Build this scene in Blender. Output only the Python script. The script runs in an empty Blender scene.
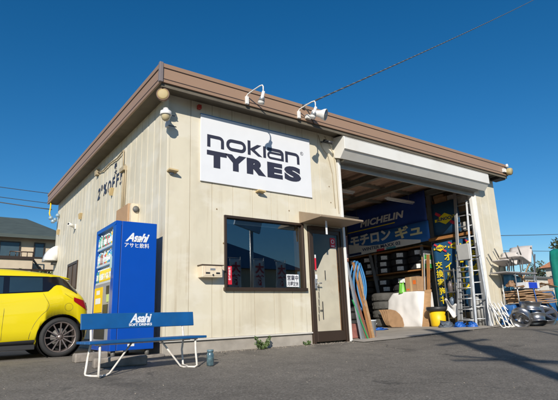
import bpy, bmesh, math, random
from mathutils import Vector, Matrix, noise
random.seed(7)
S = bpy.context.scene
COL = S.collection
R = math.radians

# ------------------------------------------------------------------ camera
CAM_YAW, CAM_PITCH, CAM_ROLL, CAM_F = R(36.17), R(14.2806), R(-2.0784), 468.12
cam_d = bpy.data.cameras.new('camera'); cam = bpy.data.objects.new('camera', cam_d); COL.objects.link(cam)
fw = Vector((math.sin(CAM_YAW)*math.cos(CAM_PITCH), math.cos(CAM_YAW)*math.cos(CAM_PITCH), math.sin(CAM_PITCH)))
rt = Vector((math.cos(CAM_YAW), -math.sin(CAM_YAW), 0)); up = rt.cross(fw)
r2 = rt*math.cos(CAM_ROLL) + up*math.sin(CAM_ROLL); u2 = -rt*math.sin(CAM_ROLL) + up*math.cos(CAM_ROLL)
M = Matrix((r2, u2, -fw)).transposed().to_4x4(); M.translation = Vector((-2.6705, -6.5468, 0.438))
cam.matrix_world = M
cam_d.sensor_width = 36; cam_d.lens = 36*CAM_F/558
cam_d.clip_end = 2000; cam_d.clip_start = 0.05
S.camera = cam

# ------------------------------------------------------------------ sky, sun, exposure
SUN = Vector((0.87, 1.0, -0.68)).normalized()          # direction the light travels
elev = math.asin(-SUN.z); az = math.atan2(-SUN.x, -SUN.y)   # compass-like angle of the sun from +Y towards +X
w = bpy.data.worlds.new('World'); S.world = w; w.use_nodes = True
nt = w.node_tree; nt.nodes.clear()
sky = nt.nodes.new('ShaderNodeTexSky'); sky.sky_type = 'NISHITA'; sky.sun_disc = False
sky.sun_elevation = elev; sky.sun_rotation = az; sky.altitude = 0; sky.air_density = 1.0; sky.dust_density = 0.15; sky.ozone_density = 5.0
bg = nt.nodes.new('ShaderNodeBackground'); bg.inputs[1].default_value = 0.09
wo = nt.nodes.new('ShaderNodeOutputWorld')
hs = nt.nodes.new('ShaderNodeHueSaturation'); hs.inputs['Saturation'].default_value = 1.27; hs.inputs['Hue'].default_value = .497
nt.links.new(sky.outputs[0], hs.inputs['Color']); nt.links.new(hs.outputs[0], bg.inputs[0]); nt.links.new(bg.outputs[0], wo.inputs[0])
sd = bpy.data.lights.new('sun', 'SUN'); sd.energy = 4.5; sd.angle = R(0.5); sd.color = (1.0, 0.93, 0.82)
so = bpy.data.objects.new('sun', sd); COL.objects.link(so); so.rotation_euler = SUN.to_track_quat('-Z', 'Y').to_euler()
S.view_settings.view_transform = 'Standard'; S.view_settings.look = 'None'; S.view_settings.gamma = 1
S.view_settings.use_curve_mapping = False; S.view_settings.exposure = 0.22

# ------------------------------------------------------------------ materials
MATS = {}
def pm(name, col, rough=.6, metal=0., var=.08, scale=4., bump=0., bscale=60., coat=0., stretch=(1,1,1), dark=None, darkamt=0., dscale=1.5, emit=None, ior=None, sheen=0.):
    """principled material with object-space noise in the colour, optional dirt patches and bump"""
    if name in MATS: return MATS[name]
    m = bpy.data.materials.new(name); m.use_nodes = True; t = m.node_tree; N = t.nodes; L = t.links
    b = N['Principled BSDF']; b.inputs['Roughness'].default_value = rough; b.inputs['Metallic'].default_value = metal
    if coat: b.inputs['Coat Weight'].default_value = coat; b.inputs['Coat Roughness'].default_value = .05
    if ior: b.inputs['IOR'].default_value = ior
    if sheen: b.inputs['Sheen Weight'].default_value = sheen
    tc = N.new('ShaderNodeTexCoord'); mp = N.new('ShaderNodeMapping'); mp.inputs['Scale'].default_value = stretch
    L.new(tc.outputs['Object'], mp.inputs[0])
    n = N.new('ShaderNodeTexNoise'); n.inputs['Scale'].default_value = scale; n.inputs['Detail'].default_value = 6
    L.new(mp.outputs[0], n.inputs['Vector'])
    mr = N.new('ShaderNodeMapRange'); mr.inputs[1].default_value = .3; mr.inputs[2].default_value = .7
    mr.inputs[3].default_value = 1-var; mr.inputs[4].default_value = 1+var; L.new(n.outputs[0], mr.inputs[0])
    mx = N.new('ShaderNodeMix'); mx.data_type = 'RGBA'; mx.blend_type = 'MULTIPLY'; mx.inputs[0].default_value = 1
    mx.inputs[6].default_value = (*col, 1); L.new(mr.outputs[0], mx.inputs[7]); out = mx.outputs[2]
    if dark:
        n2 = N.new('ShaderNodeTexNoise'); n2.inputs['Scale'].default_value = dscale; n2.inputs['Detail'].default_value = 8; n2.inputs['Roughness'].default_value = .65
        L.new(mp.outputs[0], n2.inputs['Vector'])
        cr = N.new('ShaderNodeMapRange'); cr.inputs[1].default_value = .5; cr.inputs[2].default_value = .72; cr.inputs[3].default_value = 0; cr.inputs[4].default_value = darkamt
        L.new(n2.outputs[0], cr.inputs[0])
        m2 = N.new('ShaderNodeMix'); m2.data_type = 'RGBA'; L.new(cr.outputs[0], m2.inputs[0]); L.new(out, m2.inputs[6]); m2.inputs[7].default_value = (*dark, 1); out = m2.outputs[2]
    L.new(out, b.inputs['Base Color'])
    if bump:
        n3 = N.new('ShaderNodeTexNoise'); n3.inputs['Scale'].default_value = bscale; n3.inputs['Detail'].default_value = 4; L.new(mp.outputs[0], n3.inputs['Vector'])
        bp = N.new('ShaderNodeBump'); bp.inputs['Strength'].default_value = bump; bp.inputs['Distance'].default_value = .01
        L.new(n3.outputs[0], bp.inputs['Height']); L.new(bp.outputs[0], b.inputs['Normal'])
    if emit: b.inputs['Emission Color'].default_value = (*col, 1); b.inputs['Emission Strength'].default_value = emit
    MATS[name] = m; return m

def glass_mat(name, tint, refl=1.0, rough=.01):
    m = bpy.data.materials.new(name); m.use_nodes = True; t = m.node_tree; N = t.nodes; L = t.links; N.clear()
    o = N.new('ShaderNodeOutputMaterial'); g = N.new('ShaderNodeBsdfGlossy'); g.inputs['Roughness'].default_value = rough
    tr = N.new('ShaderNodeBsdfTransparent'); tr.inputs[0].default_value = (*tint, 1)
    fr = N.new('ShaderNodeLayerWeight'); fr.inputs[0].default_value = .5; pw = N.new('ShaderNodeMath'); pw.operation = 'POWER'; pw.inputs[1].default_value = 4.; L.new(fr.outputs['Facing'], pw.inputs[0])
    mu = N.new('ShaderNodeMath'); mu.operation = 'MULTIPLY_ADD'; mu.inputs[1].default_value = .8*refl; mu.inputs[2].default_value = .075*refl; mu.use_clamp = True
    mx = N.new('ShaderNodeMixShader'); L.new(pw.outputs[0], mu.inputs[0]); L.new(mu.outputs[0], mx.inputs[0])
    L.new(tr.outputs[0], mx.inputs[1]); L.new(g.outputs[0], mx.inputs[2]); L.new(mx.outputs[0], o.inputs[0])
    MATS[name] = m; return m

siding = pm('cream_siding', (.66, .605, .47), .45, var=.04, scale=2, stretch=(1, 1, .5), bump=.22, bscale=5, dark=(.5, .42, .29), darkamt=.4, dscale=1.0)
def streaks(m, col, amt, sx, sz, lo=.55, hi=.75):
    t = m.node_tree; N = t.nodes; L = t.links; b = N['Principled BSDF']; src = b.inputs['Base Color'].links[0].from_socket
    tc = N.new('ShaderNodeTexCoord'); mp = N.new('ShaderNodeMapping'); mp.inputs['Scale'].default_value = (sx, sx, sz); L.new(tc.outputs['Object'], mp.inputs[0])
    n = N.new('ShaderNodeTexNoise'); n.inputs['Scale'].default_value = 1; n.inputs['Detail'].default_value = 5; n.inputs['Roughness'].default_value = .6; L.new(mp.outputs[0], n.inputs['Vector'])
    r = N.new('ShaderNodeMapRange'); r.inputs[1].default_value = lo; r.inputs[2].default_value = hi; r.inputs[3].default_value = 0; r.inputs[4].default_value = amt; L.new(n.outputs[0], r.inputs[0])
    x = N.new('ShaderNodeMix'); x.data_type = 'RGBA'; L.new(r.outputs[0], x.inputs[0]); L.new(src, x.inputs[6]); x.inputs[7].default_value = (*col, 1); L.new(x.outputs[2], b.inputs['Base Color'])
streaks(siding, (.4, .31, .19), .5, 9, .45)
streaks(siding, (.45, .4, .3), .35, 1.1, .9, .5, .66)          # drip marks
streaks(siding, (.36, .24, .1), .7, 11, 9, .72, .8)    # small rust specks
streaks(siding, (.72, .68, .58), .5, 1.2, 2.5, .5, .6) # paler washed areas
siding_back = pm('siding_joint', (.17, .14, .1), .8)
brownm = pm('brown_fascia', (.33, .212, .142), .45, var=.05, scale=1.5, stretch=(1, 1, 2), dark=(.27, .17, .115), darkamt=.4)
brown_line = pm('dark_brown_seam', (.05, .032, .026), .5)
greycap = pm('grey_cap', (.2, .17, .17), .45)
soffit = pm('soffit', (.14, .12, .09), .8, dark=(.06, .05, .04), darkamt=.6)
stopm = pm('worn_concrete', (.24, .21, .18), .9, var=.25, scale=9, bump=.4, bscale=40, dark=(.1, .09, .08), darkamt=.6, dscale=4)
concrete = pm('concrete', (.36, .325, .28), .85, var=.12, scale=5, bump=.25, bscale=90, dark=(.2, .18, .15), darkamt=.6)
flashm = pm('flashing', (.6, .57, .52), .4, var=.05)
white = pm('white_paint', (.76, .75, .72), .45, var=.04, dark=(.5, .46, .38), darkamt=.35)
whitebox = pm('shutter_white', (.72, .71, .67), .4, var=.03, scale=2, dark=(.55, .5, .42), darkamt=.3)
signwhite = pm('sign_white', (.74, .75, .77), .35, var=.02)
ink = pm('sign_ink', (.035, .035, .055), .4, var=.05)
bronze = pm('bronze_aluminium', (.075, .05, .036), .35, metal=.5, var=.06)
woodm = pm('varnished_wood', (.33, .15, .05), .5, var=.2, scale=8, stretch=(6, 6, .6))
galv = pm('galvanised', (.42, .43, .44), .4, metal=.8, var=.12, scale=9)
alum = pm('aluminium', (.42, .43, .44), .45, metal=.6, var=.1, scale=8)
steelg = pm('grey_steel', (.13, .13, .125), .55, var=.15, dark=(.08, .05, .03), darkamt=.5)
beam_m = pm('beam_paint', (.24, .23, .19), .6, var=.15)
rust = pm('corrugated_roof', (.62, .42, .3), .7, var=.15, scale=3, dark=(.35, .2, .12), darkamt=.5, dscale=2)
blackm = pm('black', (.012, .012, .013), .6)
rubber2 = pm('pale_rubber', (.075, .073, .068), .8, var=.2, bump=.3, bscale=80)  # paler grey rubber for the wide tyre stack
rubber = pm('rubber', (.022, .022, .023), .75, var=.2, bump=.3, bscale=80)
plast_dk = pm('dark_plastic', (.03, .03, .032), .45)
vblue = pm('cabinet_blue', (.002, .066, .4), .3, var=.03, coat=.3)
benchblue = pm('bench_blue', (.006, .09, .27), .45, var=.12, bump=.08, bscale=30, scale=6, dark=(.02, .1, .2), darkamt=.5, dscale=5)
yellow = pm('car_yellow', (.74, .6, .004), .3, var=.01, coat=1.)
yellowp = pm('yellow_plastic', (.8, .52, .01), .45)
redp = pm('red_plastic', (.36, .008, .014), .2, coat=.6)
cardb = pm('cardboard', (.36, .22, .12), .85, var=.12, scale=9)
plywood = pm('plywood', (.4, .24, .12), .7, var=.15, scale=5, stretch=(1, 1, 6))
cloth_w = pm('white_cloth', (.74, .73, .72), .8, var=.05, bump=.2, bscale=12)
tarpg = pm('green_tarp', (.012, .22, .17), .45, var=.15, scale=5, bump=.2, bscale=14)
tarpb = pm('blue_tarp', (.02, .11, .32), .5, var=.25, scale=5, bump=.3, bscale=14)
drill = pm('drywall', (.5, .47, .4), .9)
darkwall = pm('dark_wall', (.25, .23, .2), .85, var=.2)
g_win = glass_mat('window_glass', (.6, .66, .68), 2.3)
g_door = glass_mat('door_glass', (.95, .93, .89), .55)
g_car = pm('car_glass', (.02, .035, .04), .03, ior=1.9, coat=1)  # teal of the reflections is put into the base colour
g_disp = glass_mat('display_glass', (.97, .98, .98), .18)
house_wall = pm('house_wall', (.56, .46, .33), .8, var=.05)
house_roof = pm('house_roof', (.07, .088, .078), .6, var=.15, scale=2, stretch=(1, 1, 6))
orange_tile = pm('orange_tile', (.45, .2, .1), .7, var=.2, scale=3)
bark = pm('bark', (.09, .065, .045), .9, var=.3, bump=.6, bscale=20)
leaf = pm('leaf', (.05, .066, .026), .6, var=.5, scale=1.2)
leaf2 = pm('leaf_light', (.07, .11, .03), .6, var=.5, scale=9)

# asphalt
def asphalt():
    m = bpy.data.materials.new('asphalt'); m.use_nodes = True; t = m.node_tree; N = t.nodes; L = t.links; b = N['Principled BSDF']
    tc = N.new('ShaderNodeTexCoord')
    def noise_(sc, det=5, rough=.6):
        n = N.new('ShaderNodeTexNoise'); n.inputs['Scale'].default_value = sc; n.inputs['Detail'].default_value = det; n.inputs['Roughness'].default_value = rough; L.new(tc.outputs['Object'], n.inputs['Vector']); return n.outputs[0]
    def mrange(x, a, b_, c, d):
        q = N.new('ShaderNodeMapRange'); q.inputs[1].default_value = a; q.inputs[2].default_value = b_; q.inputs[3].default_value = c; q.inputs[4].default_value = d; L.new(x, q.inputs[0]); return q.outputs[0]
    def mul(a, b_):
        q = N.new('ShaderNodeMath'); q.operation = 'MULTIPLY'; L.new(a, q.inputs[0]); L.new(b_, q.inputs[1]); return q.outputs[0]
    v = N.new('ShaderNodeTexVoronoi'); v.inputs['Scale'].default_value = 75; L.new(tc.outputs['Object'], v.inputs['Vector'])
    stone = N.new('ShaderNodeSeparateColor'); L.new(v.outputs['Color'], stone.inputs[0])
    f = mul(mul(mrange(noise_(.45, 4), .3, .7, .82, 1.16), mrange(noise_(3.5, 6, .7), .3, .7, .84, 1.14)), mul(mrange(stone.outputs[0], 0, 1, .68, 1.35), mrange(noise_(160, 2), .3, .7, .8, 1.2)))
    sp = mrange(stone.outputs[1], .965, .985, 0, .35)
    mx = N.new('ShaderNodeMix'); mx.data_type = 'RGBA'; mx.blend_type = 'MULTIPLY'; mx.inputs[0].default_value = 1; mx.inputs[6].default_value = (.157, .139, .116, 1); L.new(f, mx.inputs[7])
    m2 = N.new('ShaderNodeMix'); m2.data_type = 'RGBA'; L.new(sp, m2.inputs[0]); L.new(mx.outputs[2], m2.inputs[6]); m2.inputs[7].default_value = (.42, .4, .36, 1)
    # thin cracks
    vc = N.new('ShaderNodeTexVoronoi'); vc.feature = 'DISTANCE_TO_EDGE'; vc.inputs['Scale'].default_value = .42
    dn = N.new('ShaderNodeTexNoise'); dn.inputs['Scale'].default_value = 2.2; dn.inputs['Detail'].default_value = 5; L.new(tc.outputs['Object'], dn.inputs['Vector'])
    ad = N.new('ShaderNodeVectorMath'); ad.operation = 'MULTIPLY_ADD'; L.new(dn.outputs['Color'], ad.inputs[0]); ad.inputs[1].default_value = (.9, .9, .9); L.new(tc.outputs['Object'], ad.inputs[2]); L.new(ad.outputs[0], vc.inputs['Vector'])
    ck = mrange(vc.outputs[0], 0, .013, .8, 0); ckm = mul(ck, mrange(noise_(.8, 3), .5, .6, 0, 1))
    m3 = N.new('ShaderNodeMix'); m3.data_type = 'RGBA'; L.new(ckm, m3.inputs[0]); L.new(m2.outputs[2], m3.inputs[6]); m3.inputs[7].default_value = (.025, .023, .02, 1)
    st_ = mrange(noise_(1.1, 3, .5), .57, .64, 0, .6); st2 = mul(st_, mrange(noise_(.35, 2), .45, .6, 0, 1))
    m4 = N.new('ShaderNodeMix'); m4.data_type = 'RGBA'; L.new(st2, m4.inputs[0]); L.new(m3.outputs[2], m4.inputs[6]); m4.inputs[7].default_value = (.05, .045, .04, 1)
    pl_ = mrange(noise_(.7, 4, .6), .56, .66, 0, .3)
    m5 = N.new('ShaderNodeMix'); m5.data_type = 'RGBA'; L.new(pl_, m5.inputs[0]); L.new(m4.outputs[2], m5.inputs[6]); m5.inputs[7].default_value = (.24, .215, .185, 1)
    L.new(m5.outputs[2], b.inputs['Base Color']); b.inputs['Roughness'].default_value = .85
    bp = N.new('ShaderNodeBump'); bp.inputs['Strength'].default_value = .75; bp.inputs['Distance'].default_value = .006; L.new(stone.outputs[2], bp.inputs['Height']); L.new(bp.outputs[0], b.inputs['Normal'])
    return m
asph = asphalt()

# ------------------------------------------------------------------ mesh helpers
ROOT = {}
class MB:
    def __init__(s): s.v = []; s.f = []; s.mi = []; s.sm = []
    def add(s, vs, fs, mi=0, sm=False):
        o = len(s.v); s.v += [Vector(p) for p in vs]
        for f in fs: s.f.append([i+o for i in f]); s.mi.append(mi); s.sm.append(sm)
        return s
    def box(s, x0, x1, y0, y1, z0, z1, mi=0):
        vs = [(x, y, z) for z in (z0, z1) for y in (y0, y1) for x in (x0, x1)]
        return s.add(vs, [(0,2,3,1),(4,5,7,6),(0,1,5,4),(2,6,7,3),(0,4,6,2),(1,3,7,5)], mi)
    def obox(s, c, U, V, W, hu, hv, hw, mi=0):
        c = Vector(c); U = Vector(U).normalized()*hu; V = Vector(V).normalized()*hv; W = Vector(W).normalized()*hw
        vs = [c+U*a+V*b+W*d for d in (-1,1) for b in (-1,1) for a in (-1,1)]
        return s.add(vs, [(0,2,3,1),(4,5,7,6),(0,1,5,4),(2,6,7,3),(0,4,6,2),(1,3,7,5)], mi)
    def bar(s, p, q, wd, th, upv=(0,0,1), mi=0):
        p = Vector(p); q = Vector(q); U = (q-p); l = U.length; U.normalize(); V = Vector(upv).cross(U)
        if V.length < 1e-4: V = Vector((1,0,0)).cross(U)
        V.normalize(); W = U.cross(V)
        return s.obox((p+q)/2, U, V, W, l/2, wd/2, th/2, mi)
    def cyl(s, p, q, r, n=12, rb=None, mi=0, cap=True, sm=True):
        p = Vector(p); q = Vector(q); rb = r if rb is None else rb; U = (q-p).normalized()
        A = U.orthogonal().normalized(); B = U.cross(A)
        vs = []
        for c, rr in ((p, r), (q, rb)):
            for i in range(n):
                a = 2*math.pi*i/n; vs.append(c+(A*math.cos(a)+B*math.sin(a))*rr)
        s.add(vs, [(i, (i+1)%n, n+(i+1)%n, n+i) for i in range(n)], mi, sm)
        if cap: s.add(vs, [list(range(n))[::-1], list(range(n, 2*n))], mi)
        return s
    def tube(s, pts, r, n=8, mi=0, closed=False, rads=None):
        pts = [Vector(p) for p in pts]; m = len(pts); rings = []; prev = None
        for i, p in enumerate(pts):
            a = pts[i-1] if (i or closed) else p; b = pts[(i+1)%m] if (i < m-1 or closed) else p
            T = (b-a).normalized()
            if prev is None: A = T.orthogonal().normalized()
            else:
                A = prev-T*prev.dot(T)
                A = A.normalized() if A.length > 1e-6 else T.orthogonal().normalized()
            prev = A; B = T.cross(A); rr = rads[i] if rads else r
            rings.append([p+(A*math.cos(2*math.pi*k/n)+B*math.sin(2*math.pi*k/n))*rr for k in range(n)])
        vs = [v for rg in rings for v in rg]; fs = []
        for i in range(m-1 if not closed else m):
            j = (i+1)%m
            for k in range(n): fs.append((i*n+k, i*n+(k+1)%n, j*n+(k+1)%n, j*n+k))
        s.add(vs, fs, mi, True)
        if not closed: s.add(vs, [list(range(n))[::-1], [(m-1)*n+k for k in range(n)]], mi)
        return s
    def lathe(s, prof, c=(0,0,0), axis=(0,0,1), n=24, mi=0, sm=True):
        c = Vector(c); U = Vector(axis).normalized(); A = U.orthogonal().normalized(); B = U.cross(A); vs = []
        for r, h in prof:
            for k in range(n):
                a = 2*math.pi*k/n; vs.append(c+U*h+(A*math.cos(a)+B*math.sin(a))*r)
        fs = [(i*n+k, i*n+(k+1)%n, (i+1)*n+(k+1)%n, (i+1)*n+k) for i in range(len(prof)-1) for k in range(n)]
        return s.add(vs, fs, mi, sm)
    def poly(s, pts2, o, U, V, W, th, mi=0):
        """extruded polygon: pts2 in the U,V plane, thickness th along W"""
        o = Vector(o); U = Vector(U); V = Vector(V); W = Vector(W); n = len(pts2)
        vs = [o+U*a+V*b for a, b in pts2]+[o+U*a+V*b+W*th for a, b in pts2]
        return s.add(vs, [list(range(n)), list(range(n, 2*n))[::-1]]+[(i, i+n, (i+1)%n+n, (i+1)%n) for i in range(n)], mi)
    def grid(s, fn, nu, nv, mi=0, sm=True, th=0.):
        vs = [Vector(fn(i/nu, j/nv)) for j in range(nv+1) for i in range(nu+1)]
        fs = [(j*(nu+1)+i, j*(nu+1)+i+1, (j+1)*(nu+1)+i+1, (j+1)*(nu+1)+i) for j in range(nv) for i in range(nu)]
        s.add(vs, fs, mi, sm); return s
    def build(s, name, mats, parent=None, bevel=0., solid=0., seg=1):
        me = bpy.data.meshes.new(name); root = ROOT.get(parent.name, Vector()) if parent else Vector()
        me.from_pydata([tuple(v-root) for v in s.v], [], s.f)
        if not isinstance(mats, (list, tuple)): mats = [mats]
        for m in mats: me.materials.append(m)
        for p, mi, sm in zip(me.polygons, s.mi, s.sm): p.material_index = mi; p.use_smooth = sm
        o = bpy.data.objects.new(name, me); COL.objects.link(o)
        bm = bmesh.new(); bm.from_mesh(me); bmesh.ops.remove_doubles(bm, verts=bm.verts, dist=1e-5) if not s.keep() else None
        bmesh.ops.recalc_face_normals(bm, faces=bm.faces); bm.to_mesh(me); bm.free()
        if parent: o.parent = parent; ROOT[o.name] = root
        if solid: md = o.modifiers.new('solid', 'SOLIDIFY'); md.thickness = solid; md.offset = 0
        if bevel: md = o.modifiers.new('bevel', 'BEVEL'); md.width = bevel; md.segments = seg; md.limit_method = 'ANGLE'; md.angle_limit = R(40)
        return o
    def keep(s): return len(s.v) > 60000

def tag(o, label, cat, group=None, kind=None):
    if label: o['label'] = label
    if cat: o['category'] = cat
    if group: o['group'] = group
    if kind: o['kind'] = kind
    return o
def thing(name, label, cat, loc=(0,0,0), group=None):
    o = bpy.data.objects.new(name, None); o.empty_display_size = .2; COL.objects.link(o); o.location = loc
    ROOT[o.name] = Vector(loc); return tag(o, label, cat, group)
def copy_tree(o, parent=None):
    c = o.copy(); COL.objects.link(c); c.parent = parent
    for ch in list(o.children): copy_tree(ch, c)
    return c
def struct(mb, name, mat): return tag(mb.build(name, mat), None, None, kind='structure')

_tx = 0
def text(mb, body, o, U, V, wd, ht, bold=0., shear=0., mi=0, th=.003, space=1.):
    """lettering fitted into a wd x ht box whose lower-left corner is o; U right, V up"""
    c = bpy.data.curves.new('lettering', 'FONT'); c.body = body; c.offset = bold; c.shear = shear; c.space_character = space; c.resolution_u = 4
    ob = bpy.data.objects.new('lettering', c); COL.objects.link(ob)
    me = bpy.data.meshes.new_from_object(ob.evaluated_get(bpy.context.evaluated_depsgraph_get()))
    bpy.data.objects.remove(ob)
    xs = [v.co.x for v in me.vertices]; ys = [v.co.y for v in me.vertices]
    if not xs: return mb
    x0, x1, y0, y1 = min(xs), max(xs), min(ys), max(ys); U = Vector(U).normalized(); V = Vector(V).normalized(); W = U.cross(V)
    o = Vector(o); sx = wd/(x1-x0); sy = ht/(y1-y0)
    P = [o+U*((v.co.x-x0)*sx)+V*((v.co.y-y0)*sy) for v in me.vertices]
    n = len(P); faces = [list(p.vertices) for p in me.polygons]
    mb.add([p+W*th for p in P], faces, mi)
    ec = {}
    for f in faces:
        for i in range(len(f)):
            e = (f[i], f[(i+1) % len(f)])
            if (e[1], e[0]) in ec: ec[(e[1], e[0])] = None
            else: ec[e] = e
    mb.add(P+[p+W*th for p in P], [(e[0], e[1], e[1]+n, e[0]+n) for e in ec.values() if e], mi)
    bpy.data.meshes.remove(me); return mb
def ribbon(mb, pts, wd, o, U, V, closed=False, mi=0, th=.003):
    U = Vector(U); V = Vector(V); W = U.cross(V); o = Vector(o); n = len(pts); P = [Vector((p[0], p[1], 0)) for p in pts]; Lf = []; Rt = []
    for i in range(n):
        a = P[i-1] if (i or closed) else None; b = P[(i+1) % n] if (i < n-1 or closed) else None
        d1 = (P[i]-a).normalized() if a is not None else (b-P[i]).normalized(); d2 = (b-P[i]).normalized() if b is not None else d1
        n1 = Vector((-d1.y, d1.x, 0)); n2 = Vector((-d2.y, d2.x, 0)); m_ = (n1+n2).normalized(); k = wd/2/max(.35, m_.dot(n1))
        Lf.append(P[i]+m_*k); Rt.append(P[i]-m_*k)
    w3 = lambda p, h: o+U*p.x+V*p.y+W*h
    for i in range(n-1 if not closed else n):
        j = (i+1) % n
        q = [Lf[i], Rt[i], Rt[j], Lf[j]]
        mb.add([w3(p, 0) for p in q]+[w3(p, th) for p in q], [(4,5,6,7), (0,4,7,3), (1,2,6,5)], mi)
    return mb
def arc(cx, cy, rx, ry, a0, a1, n=8): return [(cx+rx*math.cos(R(a0+(a1-a0)*i/n)), cy+ry*math.sin(R(a0+(a1-a0)*i/n))) for i in range(n+1)]
XU, YU, ZU = Vector((1,0,0)), Vector((0,1,0)), Vector((0,0,1))

def G(x, y): return .06*max(min(y, 0), -4.5)+.022*min(max(x-3.5, 0), 6)

# ------------------------------------------------------------------ ground
gx = [-500, 3.5, 9.5, 500]; gy = [-500, -4.5, 0, 500]
mb = MB(); mb.add([(x, y, G(x, y)) for y in gy for x in gx], [(j*4+i, j*4+i+1, (j+1)*4+i+1, (j+1)*4+i) for j in range(3) for i in range(3)])
struct(mb, 'ground', asph)
mb = MB()    # concrete floor and apron of the bay
xs = [3.62, 4.5, 6, 7.5, 9.2]; apr = [-.34, -.4, -.31, -.36, -.28]
for i in range(4):
    a, b = xs[i], xs[i+1]
    for (y0a, y0b, y1) in ((apr[i], apr[i+1], 0.), (0., 0., 8.2)):
        mb.add([(a, y0a, G(a, y0a)+.012), (b, y0b, G(b, y0b)+.012), (b, y1, G(b, y1)+.012), (a, y1, G(a, y1)+.012)], [(0,1,2,3)])
struct(mb, 'floor', concrete)
mb = MB(); mb.box(.02, 3.62, .25, 8.2, -.05, .12); struct(mb, 'floor', drill)

# ------------------------------------------------------------------ building
BW, BD, EH = 9.42, 8.3, 3.98
B = thing('garage_building', 'single storey cream panelled tyre workshop with brown flat eaves and an open bay', 'building', (0, 0, 0))
def seg_cols(x0, x1, holes, z0, z1):
    """vertical strips minus rectangular holes (hx0,hx1,hz0,hz1)"""
    out = []
    cuts = sorted({x0, x1, *[h for q in holes for h in q[:2] if x0 < h < x1]})
    for a, b in zip(cuts, cuts[1:]):
        zz = [(z0, z1)]
        for h in holes:
            if h[0] < (a+b)/2 < h[1]:
                nz = []
                for (c, d) in zz:
                    if h[2] > c: nz.append((c, min(d, h[2])))
                    if h[3] < d: nz.append((max(c, h[3]), d))
                zz = [q for q in nz if q[1]-q[0] > .005]
        out += [(a, b, c, d) for c, d in zz]
    return out
holesF = [(1.0, 2.62, .92, 2.11), (2.73, 3.6, -1, 2.09)]
mb = MB(); p = .389; x = 0.; k = 0
edges = [0.0]
while edges[-1] < 3.58: edges.append(min(3.58, edges[-1]+p))
for a, b in zip(edges, edges[1:]):
    for (c, d, e, f) in seg_cols(a+.0035, b-.0035, holesF, .205, 4.02): mb.box(c, d, 0, .03, e, f)
mb.build('front_wall', siding, B, bevel=.004)
mb = MB()
for (c, d, e, f) in seg_cols(.02, 3.58, holesF, .2, 4.02): mb.box(c, d, .026, .11, e, f)
mb.build('wall_core', siding_back, B)
# side wall : alternate wide pans and narrow ribs
mb = MB(); y = .0; holesS = [(5.33, 6.35, 1.3, 1.98)]
while y < BD-.01:
    y1 = min(BD, y+.2965); r = min(BD, y+.23)
    for (c, d, e, f) in seg_cols(y+.003, r, holesS, .2, 4.02): mb.box(0, .03, c, d, e, f)
    for (c, d, e, f) in seg_cols(r, y1-.003, holesS, .2, 4.02): mb.box(.0035, .03, c, d, e, f)
    y = y1
mb.build('side_wall', siding, B, bevel=.003)
mb = MB()
for (c, d, e, f) in seg_cols(0.03, BD-.1, holesS, .2, 4.02): mb.box(.03, .11, c, d, e, f)
mb.build('side_wall_core', siding_back, B)
mb = MB(); mb.box(-.006, .035, -.006, .035, .205, 4.02); mb.build('corner_trim', siding, B, bevel=.004)
# right pier and header above the bay
mb = MB()
PL = 8.47
for a, b in ((PL, PL+.2), (PL+.2, PL+.57), (PL+.57, BW)): mb.box(a+.003, b-.003, 0, .03, .1, 4.02)
for yy in range(28): mb.box(BW-.03, BW, .033+yy*.295, .033+yy*.295+.29, .1, 4.02)
mb.box(BW-.12, BW-.03, .03, BD, .1, 4.0)
mb.build('pier', siding, B, bevel=.003)
mb = MB(); mb.box(PL, BW-.12, .031, .2, .1, 4.0); mb.build('pier_core', siding, B)
mb = MB(); mb.box(3.583, PL, .0, .03, 3.53, 4.02); mb.box(3.6, PL, .031, .2, 3.56, 4.02); mb.build('header', siding, B)
# jambs
mb = MB(); mb.box(3.605, 3.66, -.03, .22, -.03, 3.53); mb.build('bay_jamb', white, B, bevel=.004)
mb = MB(); mb.box(PL-.05, PL-.003, -.012, .2, .09, 3.53); mb.box(PL-.13, PL-.055, .03, .12, .09, 3.53); mb.build('bay_jamb', white, B, bevel=.004)
# foundation + flashing
for q_ in ((-.0, 2.74, .012, .2, -.2, .178), (.012, .2, .21, BD, -.2, .178), (3.58, 3.66, -.02, .3, -.2, .0), (PL, BW, .0, .22, -.1, .1)): MB().box(*q_).build('foundation', concrete, B, bevel=.006)
mb = MB(); mb.box(-.02, 2.735, -.022, .02, .178, .203); mb.box(-.02, .02, .021, BD, .178, .203); mb.build('base_flashing', flashm, B, bevel=.003)
# other enclosing walls
mb = MB(); mb.box(.12, BW-.13, BD-.12, BD, -.1, 4.0); mb.build('back_wall', darkwall, B)
mb = MB(); mb.box(3.5, 3.575, .2, BD-.13, -.1, 3.9); mb.build('partition', drill, B)
mb = MB(); mb.box(.12, 3.49, .2, BD-.13, 2.5, 2.56); mb.build('office_ceiling', drill, B)
# roof slab, soffit, fascia
OX, OY = -.28, -.35
mb = MB(); mb.box(OX+.02, 9.62, OY+.02, BD+.1, 4.19, 4.23); mb.build('roof', rust, B)
mb = MB(); mb.box(OX+.03, 0.0, OY+.03, BD+.1, 4.0, 4.02); mb.box(0.001, 9.6, OY+.03, 0., 4.0, 4.02); mb.box(BW+.001, 9.6, .001, BD+.1, 4.0, 4.02); mb.build('soffit', soffit, B)
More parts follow.
